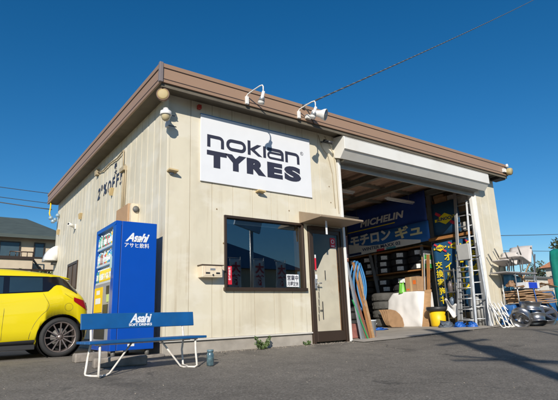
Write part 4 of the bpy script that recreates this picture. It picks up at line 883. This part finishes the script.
words = ['blue can on the lower shelf of the tool rack', 'white jug on the lower shelf of the tool rack', 'dark canister on the middle shelf of the tool rack', 'slate blue can on the middle shelf of the tool rack', 'pale tin on the upper shelf of the tool rack', 'dark tin on the upper shelf of the tool rack']
for i, ((c, r_), wd_) in enumerate(zip(stuffcol, words)):
    z_ = (.32, .64, .97)[i//2]; y_ = .75+.16*(i % 2); mb = MB(); h = .2+.04*(i % 3)
    mb.lathe([(0, 0), (r_*.9, 0), (r_*.9, h*.75), (r_*.4, h*.9), (r_*.35, h), (0, h)], (8.22, y_, z_), ZU, 14); tag(mb.build('container', pm('cont%d' % i, c, .4)), wd_, 'container', 'containers on the tool rack')
def rag(name, c, r_, h, mat, label, cat, seed):
    mb = MB()
    def fn(a, b):
        t = a*2*math.pi; rr = r_*(1-.55*b**1.5)*(1+.6*noise.noise(Vector((math.cos(t)*3, math.sin(t)*3, seed+b*5)))); hh = h*math.sin(b*math.pi/2)*(1+1.1*noise.noise(Vector((math.cos(t)*2.5+b*3, math.sin(t)*2.5, seed+5))))*.8
        return (c[0]+rr*math.cos(t)*(1 if b < 1 else 0), c[1]+rr*math.sin(t)*(1 if b < 1 else 0), c[2]+hh)
    mb.grid(fn, 26, 7); return tag(mb.build(name, mat), label, cat)
rag('cloth_bundle', (7.7, .42, .09), .14, .13, pm('vivid_blue', (.01, .1, .42), .5), 'bright blue cloth bundle at the foot of the step ladder', 'cloth', 1)
rag('cloth_bundle', (7.7, .8, .09), .2, .13, pm('slate_cloth', (.08, .1, .13), .6), 'slate grey heap between the yellow bin and the blue cloth', 'cloth', 2)
rag('cloth_bundle', (7.75, .12, .09), .12, .12, MATS['vivid_blue'], 'second blue cloth heap under the tall ladder', 'cloth', 8)
mb = MB(); mb.grid(lambda a, b: (7.95+.08*math.sin(b*3), .95-.33*a, .78-.3*b-.18*a+.06*math.sin(a*8)), 8, 5); tag(mb.build('white_sack', cloth_w, solid=.006), 'crumpled white sack hanging from the tool rack', 'sack')
mb = MB()
for i in range(4): mb.cyl((8.3, .15+i*.1, .1), (8.3, .15+i*.1, .75+.1*(i % 2)), .045, 12)
tag(mb.build('pipe_bundle', pm('pipe_grey', (.3, .3, .29), .5)), 'bundle of grey pipes standing behind the tall ladder', 'pipes')
rag('floor_rag', (6.6, 2.2, .085), .32, .06, MATS['vivid_blue'], 'flat blue sheet crumpled on the bay floor behind the bucket', 'cloth', 4)
# left side of the bay : hose, poles, bucket
T = thing('bucket', 'white plastic bucket on the bay floor beside the leaning poles', 'bucket', (4.45, .3, .03))
mb = MB(); mb.lathe([(0, 0), (.12, 0), (.15, .3), (.158, .3), (.158, .325), (.145, .325), (.115, .01), (0, .01)], (4.45, .3, .035), ZU, 26); mb.build('pail', pm('bucket_white', (.6, .63, .65), .4), T)
mb = MB(); mb.tube([(4.45+.16*math.cos(t), .3+.16*math.sin(t)*.6-.08, .3-.13*math.sin(t)) for t in [i*math.pi/10 for i in range(11)]], .004, 6); mb.build('handle', galv, T)
mb = MB()
for (a, b, r_) in ((.0, .0, .0), (.03, .03, .02), (-.02, .05, .03), (.05, -.02, -.02)):
    pts = []
    for i in range(33):
        t = i/32*2*math.pi; pts.append((4.04+a+(.12+r_)*math.sin(t)+.04, .12+b+.02*math.sin(t*3), 1.02+(.46+r_)*math.cos(t)))
    mb.tube(pts[:-1], .016, 8, closed=True)
tag(mb.build('hose_coil', pm('hose_blue', (.05, .2, .42), .4)), 'long loops of light blue hose hanging on the left side of the bay', 'hose')
POL = [((3.92, .0, 0), (3.78, .1, 1.47), .05, .02, alum, 'wide silver bar leaning nearest the white bay jamb'), ((4.02, .03, 0), (3.82, .12, 1.35), .05, .02, galv, 'grey steel bar leaning beside the silver bar'), ((4.08, -.02, 0), (3.8, .05, .75), .02, .02, pm('green_bar', (.03, .3, .1), .5), 'thin green bar leaning low beside the jamb'),
       ((4.2, .02, .0), (3.98, .14, 1.48), .055, .02, woodm, 'reddish timber plank leaning inside the blue hose'), ((4.3, .05, .0), (4.1, .16, 1.46), .06, .02, plywood, 'pale plank leaning against the blue hose'), ((4.1, .02, .0), (3.86, .13, 1.1), .1, .02, pm('brown_board', (.22, .09, .05), .6), 'short brown board behind the silver bars')]
for i, (a, b, w_, t_, m_, lb) in enumerate(POL): mb = MB(); mb.bar(a, b, w_, t_, (0, -1, 0)); tag(mb.build('leaning_bar', m_, bevel=.002), lb, 'bar', 'bars leaning at the left of the bay')
T = thing('wall_cabinet', 'rust red crate on the partition above the hose', 'crate', (3.9, .35, 1.7))
mb = MB(); mb.box(3.68, 3.95, .22, .55, 1.5, 2.02); mb.build('box', pm('crate_rust', (.2, .07, .04), .6, var=.2), T, bevel=.005); mb = MB(); mb.box(3.7, 3.93, .215, .2195, 1.55, 1.65); mb.build('label', pm('pale_label', (.5, .3, .25), .6), T)
mb = MB(); mb.box(3.66, 4.6, .25, 1.1, .03, .3); tag(mb.build('storage_crate', pm('crate_red', (.3, .12, .1), .6, var=.3, scale=8), bevel=.01), 'dull red crate on the floor behind the leaning bars', 'crate')
# fluorescent battens
for (x0, x1, y_, z_, lb) in ((7.3, 8.5, 2.0, 3.6, 'hanging white tube lamp nearest the banner'), (4.85, 6.05, 2.0, 3.6, 'hanging white tube lamp by the left side of the bay'), (7.55, 8.75, 4.4, 3.6, 'hanging white tube lamp deeper in the bay')):
    T = thing('tube_lamp', lb, 'lamp', ((x0+x1)/2, y_, z_), 'tube lamps hanging in the bay')
    mb = MB(); mb.box(x0, x1, y_-.05, y_+.05, z_+.02, z_+.07); mb.build('housing', white, T, bevel=.006); mb = MB(); mb.cyl((x0+.03, y_, z_), (x1-.03, y_, z_), .017, 10); mb.build('tube', signwhite, T)
    mb = MB(); mb.cyl((x0+.2, y_, z_+.07), (x0+.2, y_, 3.96), .006, 5); mb.cyl((x1-.2, y_, z_+.07), (x1-.2, y_, 3.96), .006, 5); mb.build('hanger', steelg, T)
# office furniture behind the window
T = thing('office_counter', 'dim office counter behind the front window', 'counter', (1.6, 2.2, .12)); mb = MB(); mb.box(.5, 2.6, 1.8, 2.4, .12, .95); mb.build('front_panel', drill, T); mb = MB(); mb.box(.45, 2.65, 1.75, 2.45, .95, .99); mb.build('top', woodm, T)

# ------------------------------------------------------------------ yard right of the building
T = thing('storage_bench', 'grey pipe rack table in front of the right pier holding the upturned chairs', 'rack', (9.5, -.2, .12))
mb = MB(); mb.box(8.5, 10.0, -.5, -.06, 1.35, 1.375); mb.build('top', pm('table_grey', (.33, .31, .3), .5, var=.1), T)
mb = MB(); mb.box(9.05, 10.5, -.46, -.1, .6, .62); mb.build('shelf', galv, T)
for (x_, y_) in ((8.95, -.46), (9.96, -.46), (8.95, -.1), (9.96, -.1)): mb = MB(); mb.cyl((x_, y_, .1), (x_, y_, 1.35), .017, 8); mb.build('leg', galv, T)
# upturned plastic chairs on the table
pcm = pm('chair_plastic', (.52, .48, .46), .5, var=.08)
def up_chair(c, ang, label, sc=1.):
    T = thing('plastic_chair', label, 'chair', c, 'upturned plastic chairs on the rack'); U = Vector((math.cos(ang), math.sin(ang), 0)); Vv = Vector((-U.y, U.x, 0)); c = Vector(c)
    P = lambda a, b, z_: c+U*a*sc+Vv*b*sc+ZU*z_*sc
    mb = MB(); mb.grid(lambda a, b: P(-.24+.5*a, (b-.5)*.42, .17+.03*math.sin(a*3)+.12*(1-a)**2), 6, 4); mb.build('seat', pcm, T, solid=.02)
    mb = MB(); mb.grid(lambda a, b: P(.24+.22*b, (a-.5)*.42, .2+.34*b-.05*(a-.5)**2), 6, 6); mb.build('backrest', pcm, T, solid=.018)
    for sy in (-1, 1):
        mb = MB(); mb.tube([P(-.22, sy*.2, .3), P(-.35, sy*.21, .46)], .016); mb.tube([P(-.2, sy*.2, .2), P(-.28, sy*.21, .05), P(-.28, sy*.21, .0)], .014); mb.build('leg', steelg, T)
        mb = MB(); mb.tube([P(.4, sy*.2, .5), P(.46, sy*.2, .3), P(.45, sy*.2, 0.)], .014); mb.build('leg', steelg, T)
    return T
up_chair((8.85, -.28, 1.378), .1, 'beige plastic chair lying upturned on the rack at its pier end')
up_chair((9.35, -.3, 1.378), .15, 'beige plastic chair lying upturned on the rack at its yard end', 1.35)
def smooth(pts, closed=True, k=5):
    P = [Vector(p) for p in pts]; n_ = len(P); out = []
    for i in range(n_ if closed else n_-1):
        g = lambda j: P[j % n_] if closed else P[min(max(j, 0), n_-1)]
        p0, p1, p2, p3 = g(i-1), g(i), g(i+1), g(i+2)
        for q in range(k): t = q/k; out.append(.5*((2*p1)+(p2-p0)*t+(2*p0-5*p1+4*p2-p3)*t*t+(3*p1-p0-3*p2+p3)*t**3))
    return out if closed else out+[P[-1]]
# folded white tube stand
T = thing('folding_frame', 'white tube folding frames leaning at the foot of the right pier', 'frame', (8.3, -.35, .1))
for i in range(4):
    x_ = 7.85+i*.17; mb = MB(); j_ = lambda: random.uniform(-.05, .05); mb.tube(smooth([(x_, -.55, .09), (x_-.05+j_(), -.5, .3), (x_+.1+j_(), -.3, .6+j_()), (x_+.25, -.2, .62), (x_+.3+j_(), -.35, .35+j_()), (x_+.5, -.5, .1), (x_+.2, -.56, .09)]), .014, 8, closed=True); mb.build('tube_loop', white, T)
mb = MB(); mb.tube(smooth([(7.9, -.3, .11), (8.1, -.12, .5), (8.25, -.08, .95), (8.35, -.08, .6), (8.7, -.4, .12)], False), .014); mb.build('tube_loop', white, T)
# cardboard stack
for i in range(7):
    z_ = .625+i*.047; mb = MB(); a0 = random.uniform(-.06, .06); L0 = random.uniform(-.08, .08)
    mb.grid(lambda a, b: (9.1+L0+1.45*a, -.55+a0*a+.5*b, z_+.012*math.sin(a*7+i)+.02*noise.noise(Vector((a*3, b*2, i)))), 10, 3, sm=False); tag(mb.build('flat_carton', cardb, solid=.03), ['lowest', 'second', 'third', 'fourth', 'fifth', 'sixth', 'topmost'][i]+' flattened brown carton of the pile above the rims', 'cardboard', 'flattened cartons')
T = thing('parts_carton', 'blue and white carton on the flattened cartons', 'box', (9.7, -.35, .96))
mb = MB(); mb.box(9.2, 9.85, -.58, -.25, .965, 1.12); mb.build('carton', pm('carton_white', (.62, .63, .66), .6), T, bevel=.004); mb = MB(); mb.box(9.3, 9.72, -.584, -.581, .97, 1.115); mb.build('blue_print', pm('print_blue', (.01, .05, .5), .6), T)
mb = MB(); mb.tube([(9.5, -.58, .96), (9.5, -.6, .8), (9.52, -.6, .62)], .012, 6); tag(mb.build('blue_strap', MATS['vivid_blue']), 'blue strap hanging over the flattened cartons', 'strap')
# blue tarps behind
drape('tarp_heap', 'blue tarpaulin heap behind the wheel rims', 'tarp', 9.7, 11.9, -.02, .75, .1, .95, tarpb, fold=.05)
mb = MB(); mb.grid(lambda a, b: (9.1+.9*a, -.08+.03*math.sin(a*14+b*2), 1.34-.5*b+.05*math.sin(a*5)), 14, 5); tag(mb.build('plastic_sheet', pm('sheet_blue', (.06, .22, .38), .35, var=.3, scale=8), solid=.003), 'pale blue plastic sheet hanging under the rack table', 'sheet')
drape('tarp_bundle', 'small blue tarpaulin bundle under the rack shelf against the pier', 'tarp', 8.75, 9.5, -.42, -.05, .1, .56, tarpb, fold=.06)
# wheel rims
rimc = pm('chrome_rim', (.34, .34, .35), .32, metal=.9, var=.15)
def rim(c, ax, r_, wd_, label, spokes=5):
    T = thing('wheel_rim', label, 'wheel rim', c, 'bare wheel rims on the ground'); c = Vector(c); ax = Vector(ax).normalized(); h = wd_/2
    mb = MB(); mb.lathe([(r_, h), (r_+.005, h-.012), (r_*.93, h-.03), (r_*.86, h*.3), (r_*.8, -h*.3), (r_*.93, -h+.03), (r_+.005, -h+.012), (r_, -h), (r_*.9, -h+.02), (r_*.76, -h*.3), (r_*.8, h*.3), (r_*.9, h-.02), (r_, h)], c, ax, 40); mb.build('barrel', rimc, T)
    A = ax.orthogonal().normalized(); Bv = ax.cross(A); mb = MB()
    for k in range(spokes):
        a = 2*math.pi*k/spokes; d_ = A*math.cos(a)+Bv*math.sin(a); t_ = d_.cross(ax); mb.add([c+ax*(h-.05)+d_*.03+t_*.03, c+ax*(h-.05)+d_*.03-t_*.03, c+ax*(h-.02)+d_*r_*.88-t_*.055, c+ax*(h-.02)+d_*r_*.88+t_*.055, c+ax*(h-.08)+d_*.03+t_*.03, c+ax*(h-.08)+d_*.03-t_*.03, c+ax*(h-.05)+d_*r_*.88-t_*.055, c+ax*(h-.05)+d_*r_*.88+t_*.055], [(0,1,2,3),(7,6,5,4),(0,4,5,1),(1,5,6,2),(2,6,7,3),(3,7,4,0)])
    mb.lathe([(0, h-.03), (.035, h-.03), (.05, h-.05), (.05, h-.09), (0, h-.09)], c, ax, 16); mb.build('spokes', rimc, T)
rim((8.92, -.72, .54), (.05, -.1, 1), .25, .2, 'chrome wheel rim lying flat on top of the leaning rims')
rim((8.4, -.72, .27), (.78, .1, .5), .22, .2, 'dark chrome wheel rim leaning at the left of the rim pile', 7)
rim((8.85, -.85, .22), (.25, .25, 1), .23, .2, 'chrome wheel rim at the bottom centre of the rim pile')
rim((9.45, -.75, .29), (-.45, -.5, .75), .28, .22, 'large five spoke wheel rim leaning at the right of the rim pile')
# small scrap filling the pile
SC = [((8.75, -.6, .13), .16, .14, pm('scrap_white', (.6, .58, .55), .6), 'white crumpled sack between the folding frames and the rims'), ((9.95, -.55, .13), .2, .2, pm('scrap_dark', (.05, .05, .06), .5), 'dark crumpled sack at the yard end of the rim pile'), ((8.62, -.3, .12), .14, .3, tarpb, 'small blue bag behind the folding frames'), ((10.35, -.3, .13), .22, .45, tarpb, 'tall blue bag right of the wheel rims'), ((9.0, -.3, 1.02), .13, .14, pm('scrap_brown', (.25, .15, .09), .8), 'brown paper bundle on the flattened cartons'), ((10.0, -.3, .97), .2, .2, plywood, 'loose tan paper bundle at the yard end of the cartons')]
for i, (c_, r_, h_, m_, lb) in enumerate(SC): rag('scrap_bag', c_, r_, h_, m_, lb, 'bag', 20+i*3)
for i in range(7):
    a = Vector((8.9+i*.22, -.55+.03*(i % 3), .64+.38)); mb = MB(); mb.bar(a+Vector((-.25, 0, -.03+.02*i)), a+Vector((.45+.05*i, .05, .0+.04*(i % 3))), .05, .008, (0, .3, 1)); tag(mb.build('wood_strip', [plywood, cardb, pm('strip_dark', (.12, .07, .04), .8)][i % 3], bevel=.001), ['first', 'second', 'third', 'fourth', 'fifth', 'sixth', 'seventh'][i]+' thin strip from the pier, lying on the flattened cartons', 'strip', 'thin strips on the cartons')
for i in range(4):
    MB_ = MB(); MB_.tube([(8.62+.1*i, -.46, 1.39), (8.6+.1*i, -.5, 1.5+.05*i), (8.5+.1*i, -.52, 1.56+.05*i)], .011, 6); tag(MB_.build('bar_handle', plast_dk), ['first', 'second', 'third', 'fourth'][i]+' dark handle bar from the pier end of the rack top', 'handle', 'handle bars on the rack top')
# leaning poles
for (a, b, r_, m_, lb) in (((11.1, -.5, .12), (9.6, -.2, 1.36), .022, plywood, 'pale pole slanting from the rack to the ground by the green tarp'), ((10.6, .1, .15), (11.3, .1, 2.0), .02, galv, 'thin grey pole leaning up beside the green tarp'), ((10.2, .3, .8), (11.3, .3, 1.75), .02, plywood, 'brown pole crossing behind the rack')):
    mb = MB(); mb.cyl(a, b, r_, 8); tag(mb.build('slanting_pole', m_), lb, 'pole', 'poles beside the green tarp')
drape('tarp_covered_stack', 'tall stack under a green tarpaulin at the right edge of the yard', 'tarp', 11.8, 13.9, -1.25, -.02, .08, 2.16, tarpg, flare=.08, fold=.05)
# weeds
def leaves(mb, c, rx, ry, rz, n_, s_, mi=0, flat=0.):
    for _ in range(n_):
        while True:
            p_ = Vector((random.uniform(-1, 1), random.uniform(-1, 1), random.uniform(-1, 1)))
            if p_.length < 1: break
        p_ = Vector((c[0]+p_.x*rx, c[1]+p_.y*ry, c[2]+p_.z*rz)); d_ = Vector((random.gauss(0, 1), random.gauss(0, 1), random.gauss(0, .6))).normalized(); e_ = d_.orthogonal().normalized(); e_ = (Matrix.Rotation(random.uniform(0, 6.28), 3, d_) @ e_); f_ = d_.cross(e_); q = s_*random.uniform(.6, 1.4)
        mb.add([p_-e_*q, p_+f_*q*.55, p_+e_*q, p_-f_*q*.55], [(0, 1, 2, 3)], mi)
def weed(x, y, h, n_, label):
    T = thing('weed', label, 'plant', (x, y, G(x, y)), 'weeds along the wall'); z_ = G(x, y)
    mb = MB(); lf = MB()
    for i in range(n_):
        a = random.uniform(0, 6.28); l = h*random.uniform(.6, 1); tip = Vector((x+math.cos(a)*l*.8, y+math.sin(a)*l*.5, z_+l*random.uniform(.4, 1))); mb.tube([(x, y, z_), (x+math.cos(a)*l*.3, y+math.sin(a)*l*.2, z_+l*.4), tip], .003, 4)
        for t in (.35, .55, .7, .85, 1): leaves(lf, Vector((x, y, z_)).lerp(tip, t), .03, .03, .02, 5, .022)
    mb.build('stem', leaf2, T); lf.build('foliage', leaf2, T)
weed(1.6, -.16, .2, 12, 'leafy green weed at the wall foot below the window'); weed(2.55, -.06, .07, 4, 'tiny weed sprig at the wall foot beside the door')

mb = MB()
for _ in range(900):
    q = random.random()
    if q < .6: x = random.uniform(.05, 3.6); y = -abs(random.gauss(0, .12))-.005
    elif q < .8: x = random.uniform(3.6, 9.5); y = random.uniform(-.5, -.2)
    else: x = random.uniform(-2.5, 7); y = random.uniform(-4.5, -.2)
    r_ = random.uniform(.003, .009); c = Vector((x, y, G(x, y)+r_*.4)); d_ = Vector((random.gauss(0, 1), random.gauss(0, 1), random.gauss(0, 1))).normalized(); e_ = d_.orthogonal().normalized(); f_ = d_.cross(e_)
    mb.add([c+d_*r_, c-d_*r_, c+e_*r_*.8, c-e_*r_*.8, c+f_*r_*.7, c-f_*r_*.7], [(0,2,4), (0,4,3), (0,3,5), (0,5,2), (1,4,2), (1,3,4), (1,5,3), (1,2,5)])
tag(mb.build('grit', pm('grit', (.3, .26, .21), .9, var=.4, scale=30)), 'fine grit and small stones scattered along the wall foot', 'grit', kind='stuff')
# ------------------------------------------------------------------ wires
def sag(a, b, s_, n_=24): a = Vector(a); b = Vector(b); return [a.lerp(b, i/n_)-ZU*s_*4*(i/n_)*(1-i/n_) for i in range(n_+1)]
wirem = pm('cable_grey', (.06, .058, .055), .6)
T = thing('service_cable', 'twisted service cable running from the eave beside the lamps up across the sky', 'cable', (2.5, OY, 4.28))
a = Vector((2.49, OY, 4.28)); b = Vector((21.27, 2.85, 16.48)); b = a+(b-a)*1.5
mb = MB(); base = sag(a, b, .12, 60); mb.tube(base, .015, 6); mb.build('cable', wirem, T)
mb = MB(); L2 = []
tot = (b-a).length; N_ = 500
for i in range(N_+1):
    t = i/N_; p_ = a.lerp(b, t)-ZU*.12*4*t*(1-t); ph = t*tot*2*math.pi/.28; L2.append(p_+Vector((0, math.cos(ph), math.sin(ph)))*.014)
mb.tube(L2, .006, 5); mb.build('binding', pm('cable_light', (.35, .33, .3), .5), T)
mb = MB(); mb.tube([(2.49, OY, 4.28), (2.6, OY-.02, 4.2), (2.72, OY-.01, 4.0), (2.8, -.3, 3.98)], .008, 6); mb.box(2.46, 2.52, OY-.03, OY, 4.22, 4.3); mb.build('drop', wirem, T)
WR_ = [((-.2, 8.1, 3.78), (-9, 13, 6.4), .3, .015, 'thick cable from the far eave to the left above the neighbouring house'), ((9, 25, 8.6), (-22, 25, 9.8), .3, .02, 'upper thin wire in the sky left of the building'), ((9, 25, 7.9), (-22, 25, 9.4), .3, .02, 'lower thin wire in the sky left of the building'),
       ((12, 12, 4.6), (60, 2, 8), .6, .02, 'upper thin wire in the sky above the green tarp'), ((12, 14, 4.4), (60, 8, 6), .3, .02, 'lower thin wire in the sky above the green tarp')]
for a, b, s_, r_, lb in WR_: mb = MB(); mb.tube(sag(a, b, s_), r_, 5); tag(mb.build('overhead_wire', wirem), lb, 'wire', 'overhead wires')

# ------------------------------------------------------------------ background
def window(parent, x0, x1, y, z0, z1, mull=1, fr=bronze):
    mb = MB(); f = .06; mb.box(x0, x1, y-.06, y, z0, z0+f); mb.box(x0, x1, y-.06, y, z1-f, z1); mb.box(x0, x0+f, y-.06, y, z0+f, z1-f); mb.box(x1-f, x1, y-.06, y, z0+f, z1-f)
    for k in range(mull): xm = x0+(x1-x0)*(k+1)/(mull+1); mb.box(xm-.03, xm+.03, y-.05, y, z0+f, z1-f)
    o = mb.build('window', fr, parent); mb = MB(); mb.box(x0+f, x1-f, y-.02, y-.004, z0+f, z1-f); mb.build('pane', pm('house_glass', (.05, .08, .1), .08), o); return o
def hip_roof(parent, x0, x1, y0, y1, z0, z1, ov=.6, mat=house_roof, ridge=None):
    x0 -= ov; x1 += ov; y0 -= ov; y1 += ov; d_ = (y1-y0)/2; r0, r1 = ridge or (x0+d_, x1-d_); ym = (y0+y1)/2
    mb = MB(); mb.add([(x0, y0, z0), (x1, y0, z0), (x1, y1, z0), (x0, y1, z0), (r0, ym, z1), (r1, ym, z1)], [(0, 1, 5, 4), (1, 2, 5), (2, 3, 4, 5), (3, 0, 4), (3, 2, 1, 0)]); mb.box(x0-.02, x1+.02, y0-.05, y0+.02, z0-.12, z0+.06); return mb.build('roof', mat, parent)
T = thing('neighbour_house', 'beige two storey house with a dark green hip roof and balcony, behind the yellow car', 'house', (.5, 25, 0))
mb = MB(); mb.box(-3.6, 3.0, 22, 28, 0, 5.25); mb.build('wall', house_wall, T)
hip_roof(T, -3.6, 3.0, 22, 28, 5.25, 6.9, .55, ridge=(-.4, 1.3))
window(T, -1.2, .75, 22, 3.95, 5.0, 1); window(T, 1.4, 1.95, 22, 4.15, 5.0, 0); window(T, -3.2, -1.8, 22, 4.0, 5.0, 1); window(T, -2.8, -1.0, 22, .8, 2.2, 1); window(T, .4, 2.0, 22, 1.0, 2.1, 1)
mb = MB(); mb.box(-3.6, 1.3, 21.2, 21.99, 3.3, 4.0); mb.build('balcony', house_wall, T); mb = MB(); mb.box(-3.65, 1.35, 21.12, 21.2, 3.95, 4.1); mb.tube([(.2, 21.2, 4.35), (1.3, 21.2, 4.35), (1.3, 21.2, 4.05)], .03, 6)
for i in range(5): mb.cyl((.2+i*.27, 21.2, 4.08), (.2+i*.27, 21.2, 4.35), .02, 6)
mb.build('balcony_rail', bronze, T); mb = MB(); mb.box(1.29, 1.31, 21.1, 21.98, 3.3, 4.0); mb.bar((1.35, 21.5, 4.0), (1.9, 21.9, 3.4), .04, .1); mb.build('drain_pipe', bronze, T)
T = thing('boundary_wall', 'brown railed boundary wall behind the yellow car', 'wall', (-2, 12.5, 0))
mb = MB(); mb.box(-12, 3.8, 12.4, 12.55, -.1, 2.15); mb.build('wall', pm('block_wall', (.26, .23, .2), .85, var=.2, scale=2), T); mb = MB(); mb.box(-12, 3.8, 12.36, 12.44, 2.44, 2.5)
for i in range(32): mb.box(-12+i*.5, -11.96+i*.5, 12.38, 12.42, 2.15, 2.44)
mb.build('rail', bronze, T)
for i in range(7):
    x_ = -4.5+i*.85; mb = MB(); leaves(mb, (x_, 12.8, 2.25), .42, .3, .32, 260, .06); o = mb.build('hedge_plant', leaf2)
    tag(o, ['leftmost', 'second', 'third', 'fourth', 'fifth', 'sixth', 'rightmost'][i]+' low leafy shrub behind the brown boundary rail', 'shrub', 'shrubs along the boundary rail')
def tree(x, y, h, r_, n_, s_, label, mat=leaf, bare=0.):
    T = thing('tree', label, 'tree', (x, y, G(x, y)), 'trees around the yard'); z0 = G(x, y); mb = MB(); tips = []
    def br(p, d, l, rad, lev):
        q = p+d*l*.5+Vector((random.gauss(0, .05), random.gauss(0, .05), 0))*l; e = p+d*l; mb.tube([p, q, e], rad, 7, rads=[rad, rad*.85, rad*.65])
        if lev == 0: tips.append(e); return
        for k in range(3 if lev > 1 else 3):
            nd = (d+Vector((random.gauss(0, .55), random.gauss(0, .55), random.uniform(-.1, .45)))).normalized(); br(e if k else q, nd, l*random.uniform(.6, .85), rad*.6, lev-1)
    br(Vector((x, y, z0)), Vector((random.gauss(0, .05), random.gauss(0, .05), 1)).normalized(), h*.34, h*.024, 3)
    mb.build('trunk', bark, T)
    if n_:
        lf = MB()
        for t in tips: leaves(lf, t, r_*random.uniform(.25, .5), r_*random.uniform(.25, .5), r_*random.uniform(.2, .4), n_, s_)
        lf.build('crown', mat, T)
    return T
tree(61, 20.5, 9.8, 3.2, 90, .18, 'dark green tree behind the orange roofed house right of the tarp'); tree(70, 28.5, 8.2, 2.8, 40, .14, 'thin leafed tree left of the dark tree on the right skyline'); tree(74, 23, 11, 3.4, 70, .2, 'second dark tree farther behind the orange roof')
T = thing('orange_roof_house', 'white house with an orange tiled roof beyond the yard on the right', 'house', (57, 20, 0))
mb = MB(); mb.box(52, 62, 15.6, 18.6, 0, 4.9); mb.build('wall', pm('far_white', (.6, .56, .48), .8), T); hip_roof(T, 52, 62, 15.6, 18.6, 4.9, 6.4, .5, orange_tile)
T2 = T
for i in range(2): mb = MB(); mb.box(51.93, 51.99, 15.9+i*1.3, 16.9+i*1.3, 2.6, 4.0); o = mb.build('window', bronze, T2); mb = MB(); mb.box(51.9, 51.925, 16+i*1.3, 16.8+i*1.3, 2.7, 3.9); mb.build('pane', MATS['house_glass'], o)
T = thing('low_orange_house', 'low white house with a smaller orange roof behind the slanting poles', 'house', (45, 17, 0))
mb = MB(); mb.box(42, 48, 14.6, 17.6, 0, 2.7); mb.build('wall', MATS['far_white'], T); hip_roof(T, 42, 48, 14.6, 17.6, 2.7, 3.6, .3, orange_tile)
mb = MB(); mb.box(41.93, 41.99, 15.4, 16.8, 1.3, 2.2); mb.build('window', bronze, T)

T = thing('white_workshop', 'long low white building with dark slat windows beyond the yard, behind the slanting poles', 'building', (36, 16, 0))
MB().box(32, 36, 11.2, 18.5, 0, 2.75).build('wall', MATS['far_white'], T); MB().box(31.7, 36.3, 11, 18.7, 2.75, 2.9).build('roof', steelg, T)
for i in range(5): o = MB().box(31.93, 31.99, 11.6+i*1.35, 12.6+i*1.35, 1.5, 2.3).build('window', bronze, T)
# ------------------------------------------------------------------ across the street, behind the camera: seen in the window and casting the ground shadows
pole_m = pm('pole_concrete', (.3, .29, .27), .8)
T = thing('utility_pole', 'grey concrete utility pole across the lot whose shadow crosses the asphalt', 'utility pole', (-4.6, -12.4, -.27))
mb = MB(); mb.cyl((-4.6, -12.4, -.27), (-4.6, -12.4, 9.0), .17, 20, .11); mb.build('shaft', pole_m, T)
mb = MB(); mb.box(-5.6, -3.6, -12.45, -12.35, 8.2, 8.3); mb.box(-5.3, -3.9, -12.45, -12.35, 7.3, 7.38); mb.build('crossarm', galv, T); mb = MB(); mb.cyl((-4.3, -12.2, 6.0), (-4.3, -12.2, 6.8), .22, 16); mb.build('transformer', pole_m, T)
tree(-2.4, -14.6, 9.5, 2.5, 0, .1, 'bare tree on the street side whose branches shade the asphalt')
tree(-16.8, -13.8, 6.5, 1.6, 14, .07, 'thin street tree behind the camera left of the utility pole')
NB = [(8.6, -12, 1.5), (9.9, -12, 1.75), (11.4, -12.3, 1.9)]
for i, (x_, y_, h) in enumerate(NB):
    T = thing('flag_banner', ['leftmost', 'middle', 'rightmost'][i]+' white sale flag with red characters by the street, mirrored in the window', 'flag', (x_, y_, -.2), 'sale flags by the street')
    mb = MB(); mb.cyl((x_, y_, -.27), (x_, y_, 3.3), .02, 8); mb.cyl((x_, y_, 3.25), (x_-.65, y_, 3.25), .012, 6); mb.build('flag_pole', white, T); mb = MB(); mb.grid(lambda a, b: (x_-.6*a, y_+.05*math.sin(a*4+b*5), 1.3+1.9*b), 8, 8); mb.build('flag_cloth', bwhite, T, solid=.003)
    mb = MB()
    for k, ch in enumerate('大特価'): text(mb, ch, (x_-.04, y_+.08, 2.55-k*.55), (-1, 0, 0), ZU, .5, .5, bold=.04)
    mb.build('lettering', bred, T)
T = thing('street_billboard', 'tall blue billboard on a pole across the street', 'billboard', (10, -14, 0)); mb = MB(); mb.cyl((10.5, -14, -.3), (10.5, -14, 6.3), .1, 10); mb.build('post', galv, T); mb = MB(); mb.obox((10.3, -13.9, 5.6), (1, 0, -.25), (.25, 0, 1), (0, 1, 0), .8, .55, .06); mb.build('board', pm('billboard_blue', (.2, .4, .6), .5), T)
T = thing('street_house', 'long blue roofed house on the far side of the street', 'house', (12, -32, 0)); mb = MB(); mb.box(2, 26, -40, -30, -.3, 5.0); mb.build('wall', house_wall, T); hip_roof(T, 2, 26, -40, -30, 5.0, 8.2, .6, pm('blue_roof', (.05, .12, .22), .5))
for x_ in (5, 10, 15, 20): mb = MB(); mb.box(x_, x_+2, -29.99, -29.93, 1, 2.6); mb.build('window', bronze, T)
for i, (x_, y_) in enumerate(((-14, -34), (34, -30), (-24, -20))):
    tree(x_, y_, 8, 3, 60, .22, ['bushy tree far across the street behind the camera', 'bushy tree beyond the blue roofed house', 'bushy tree left of the lot behind the camera'][i])
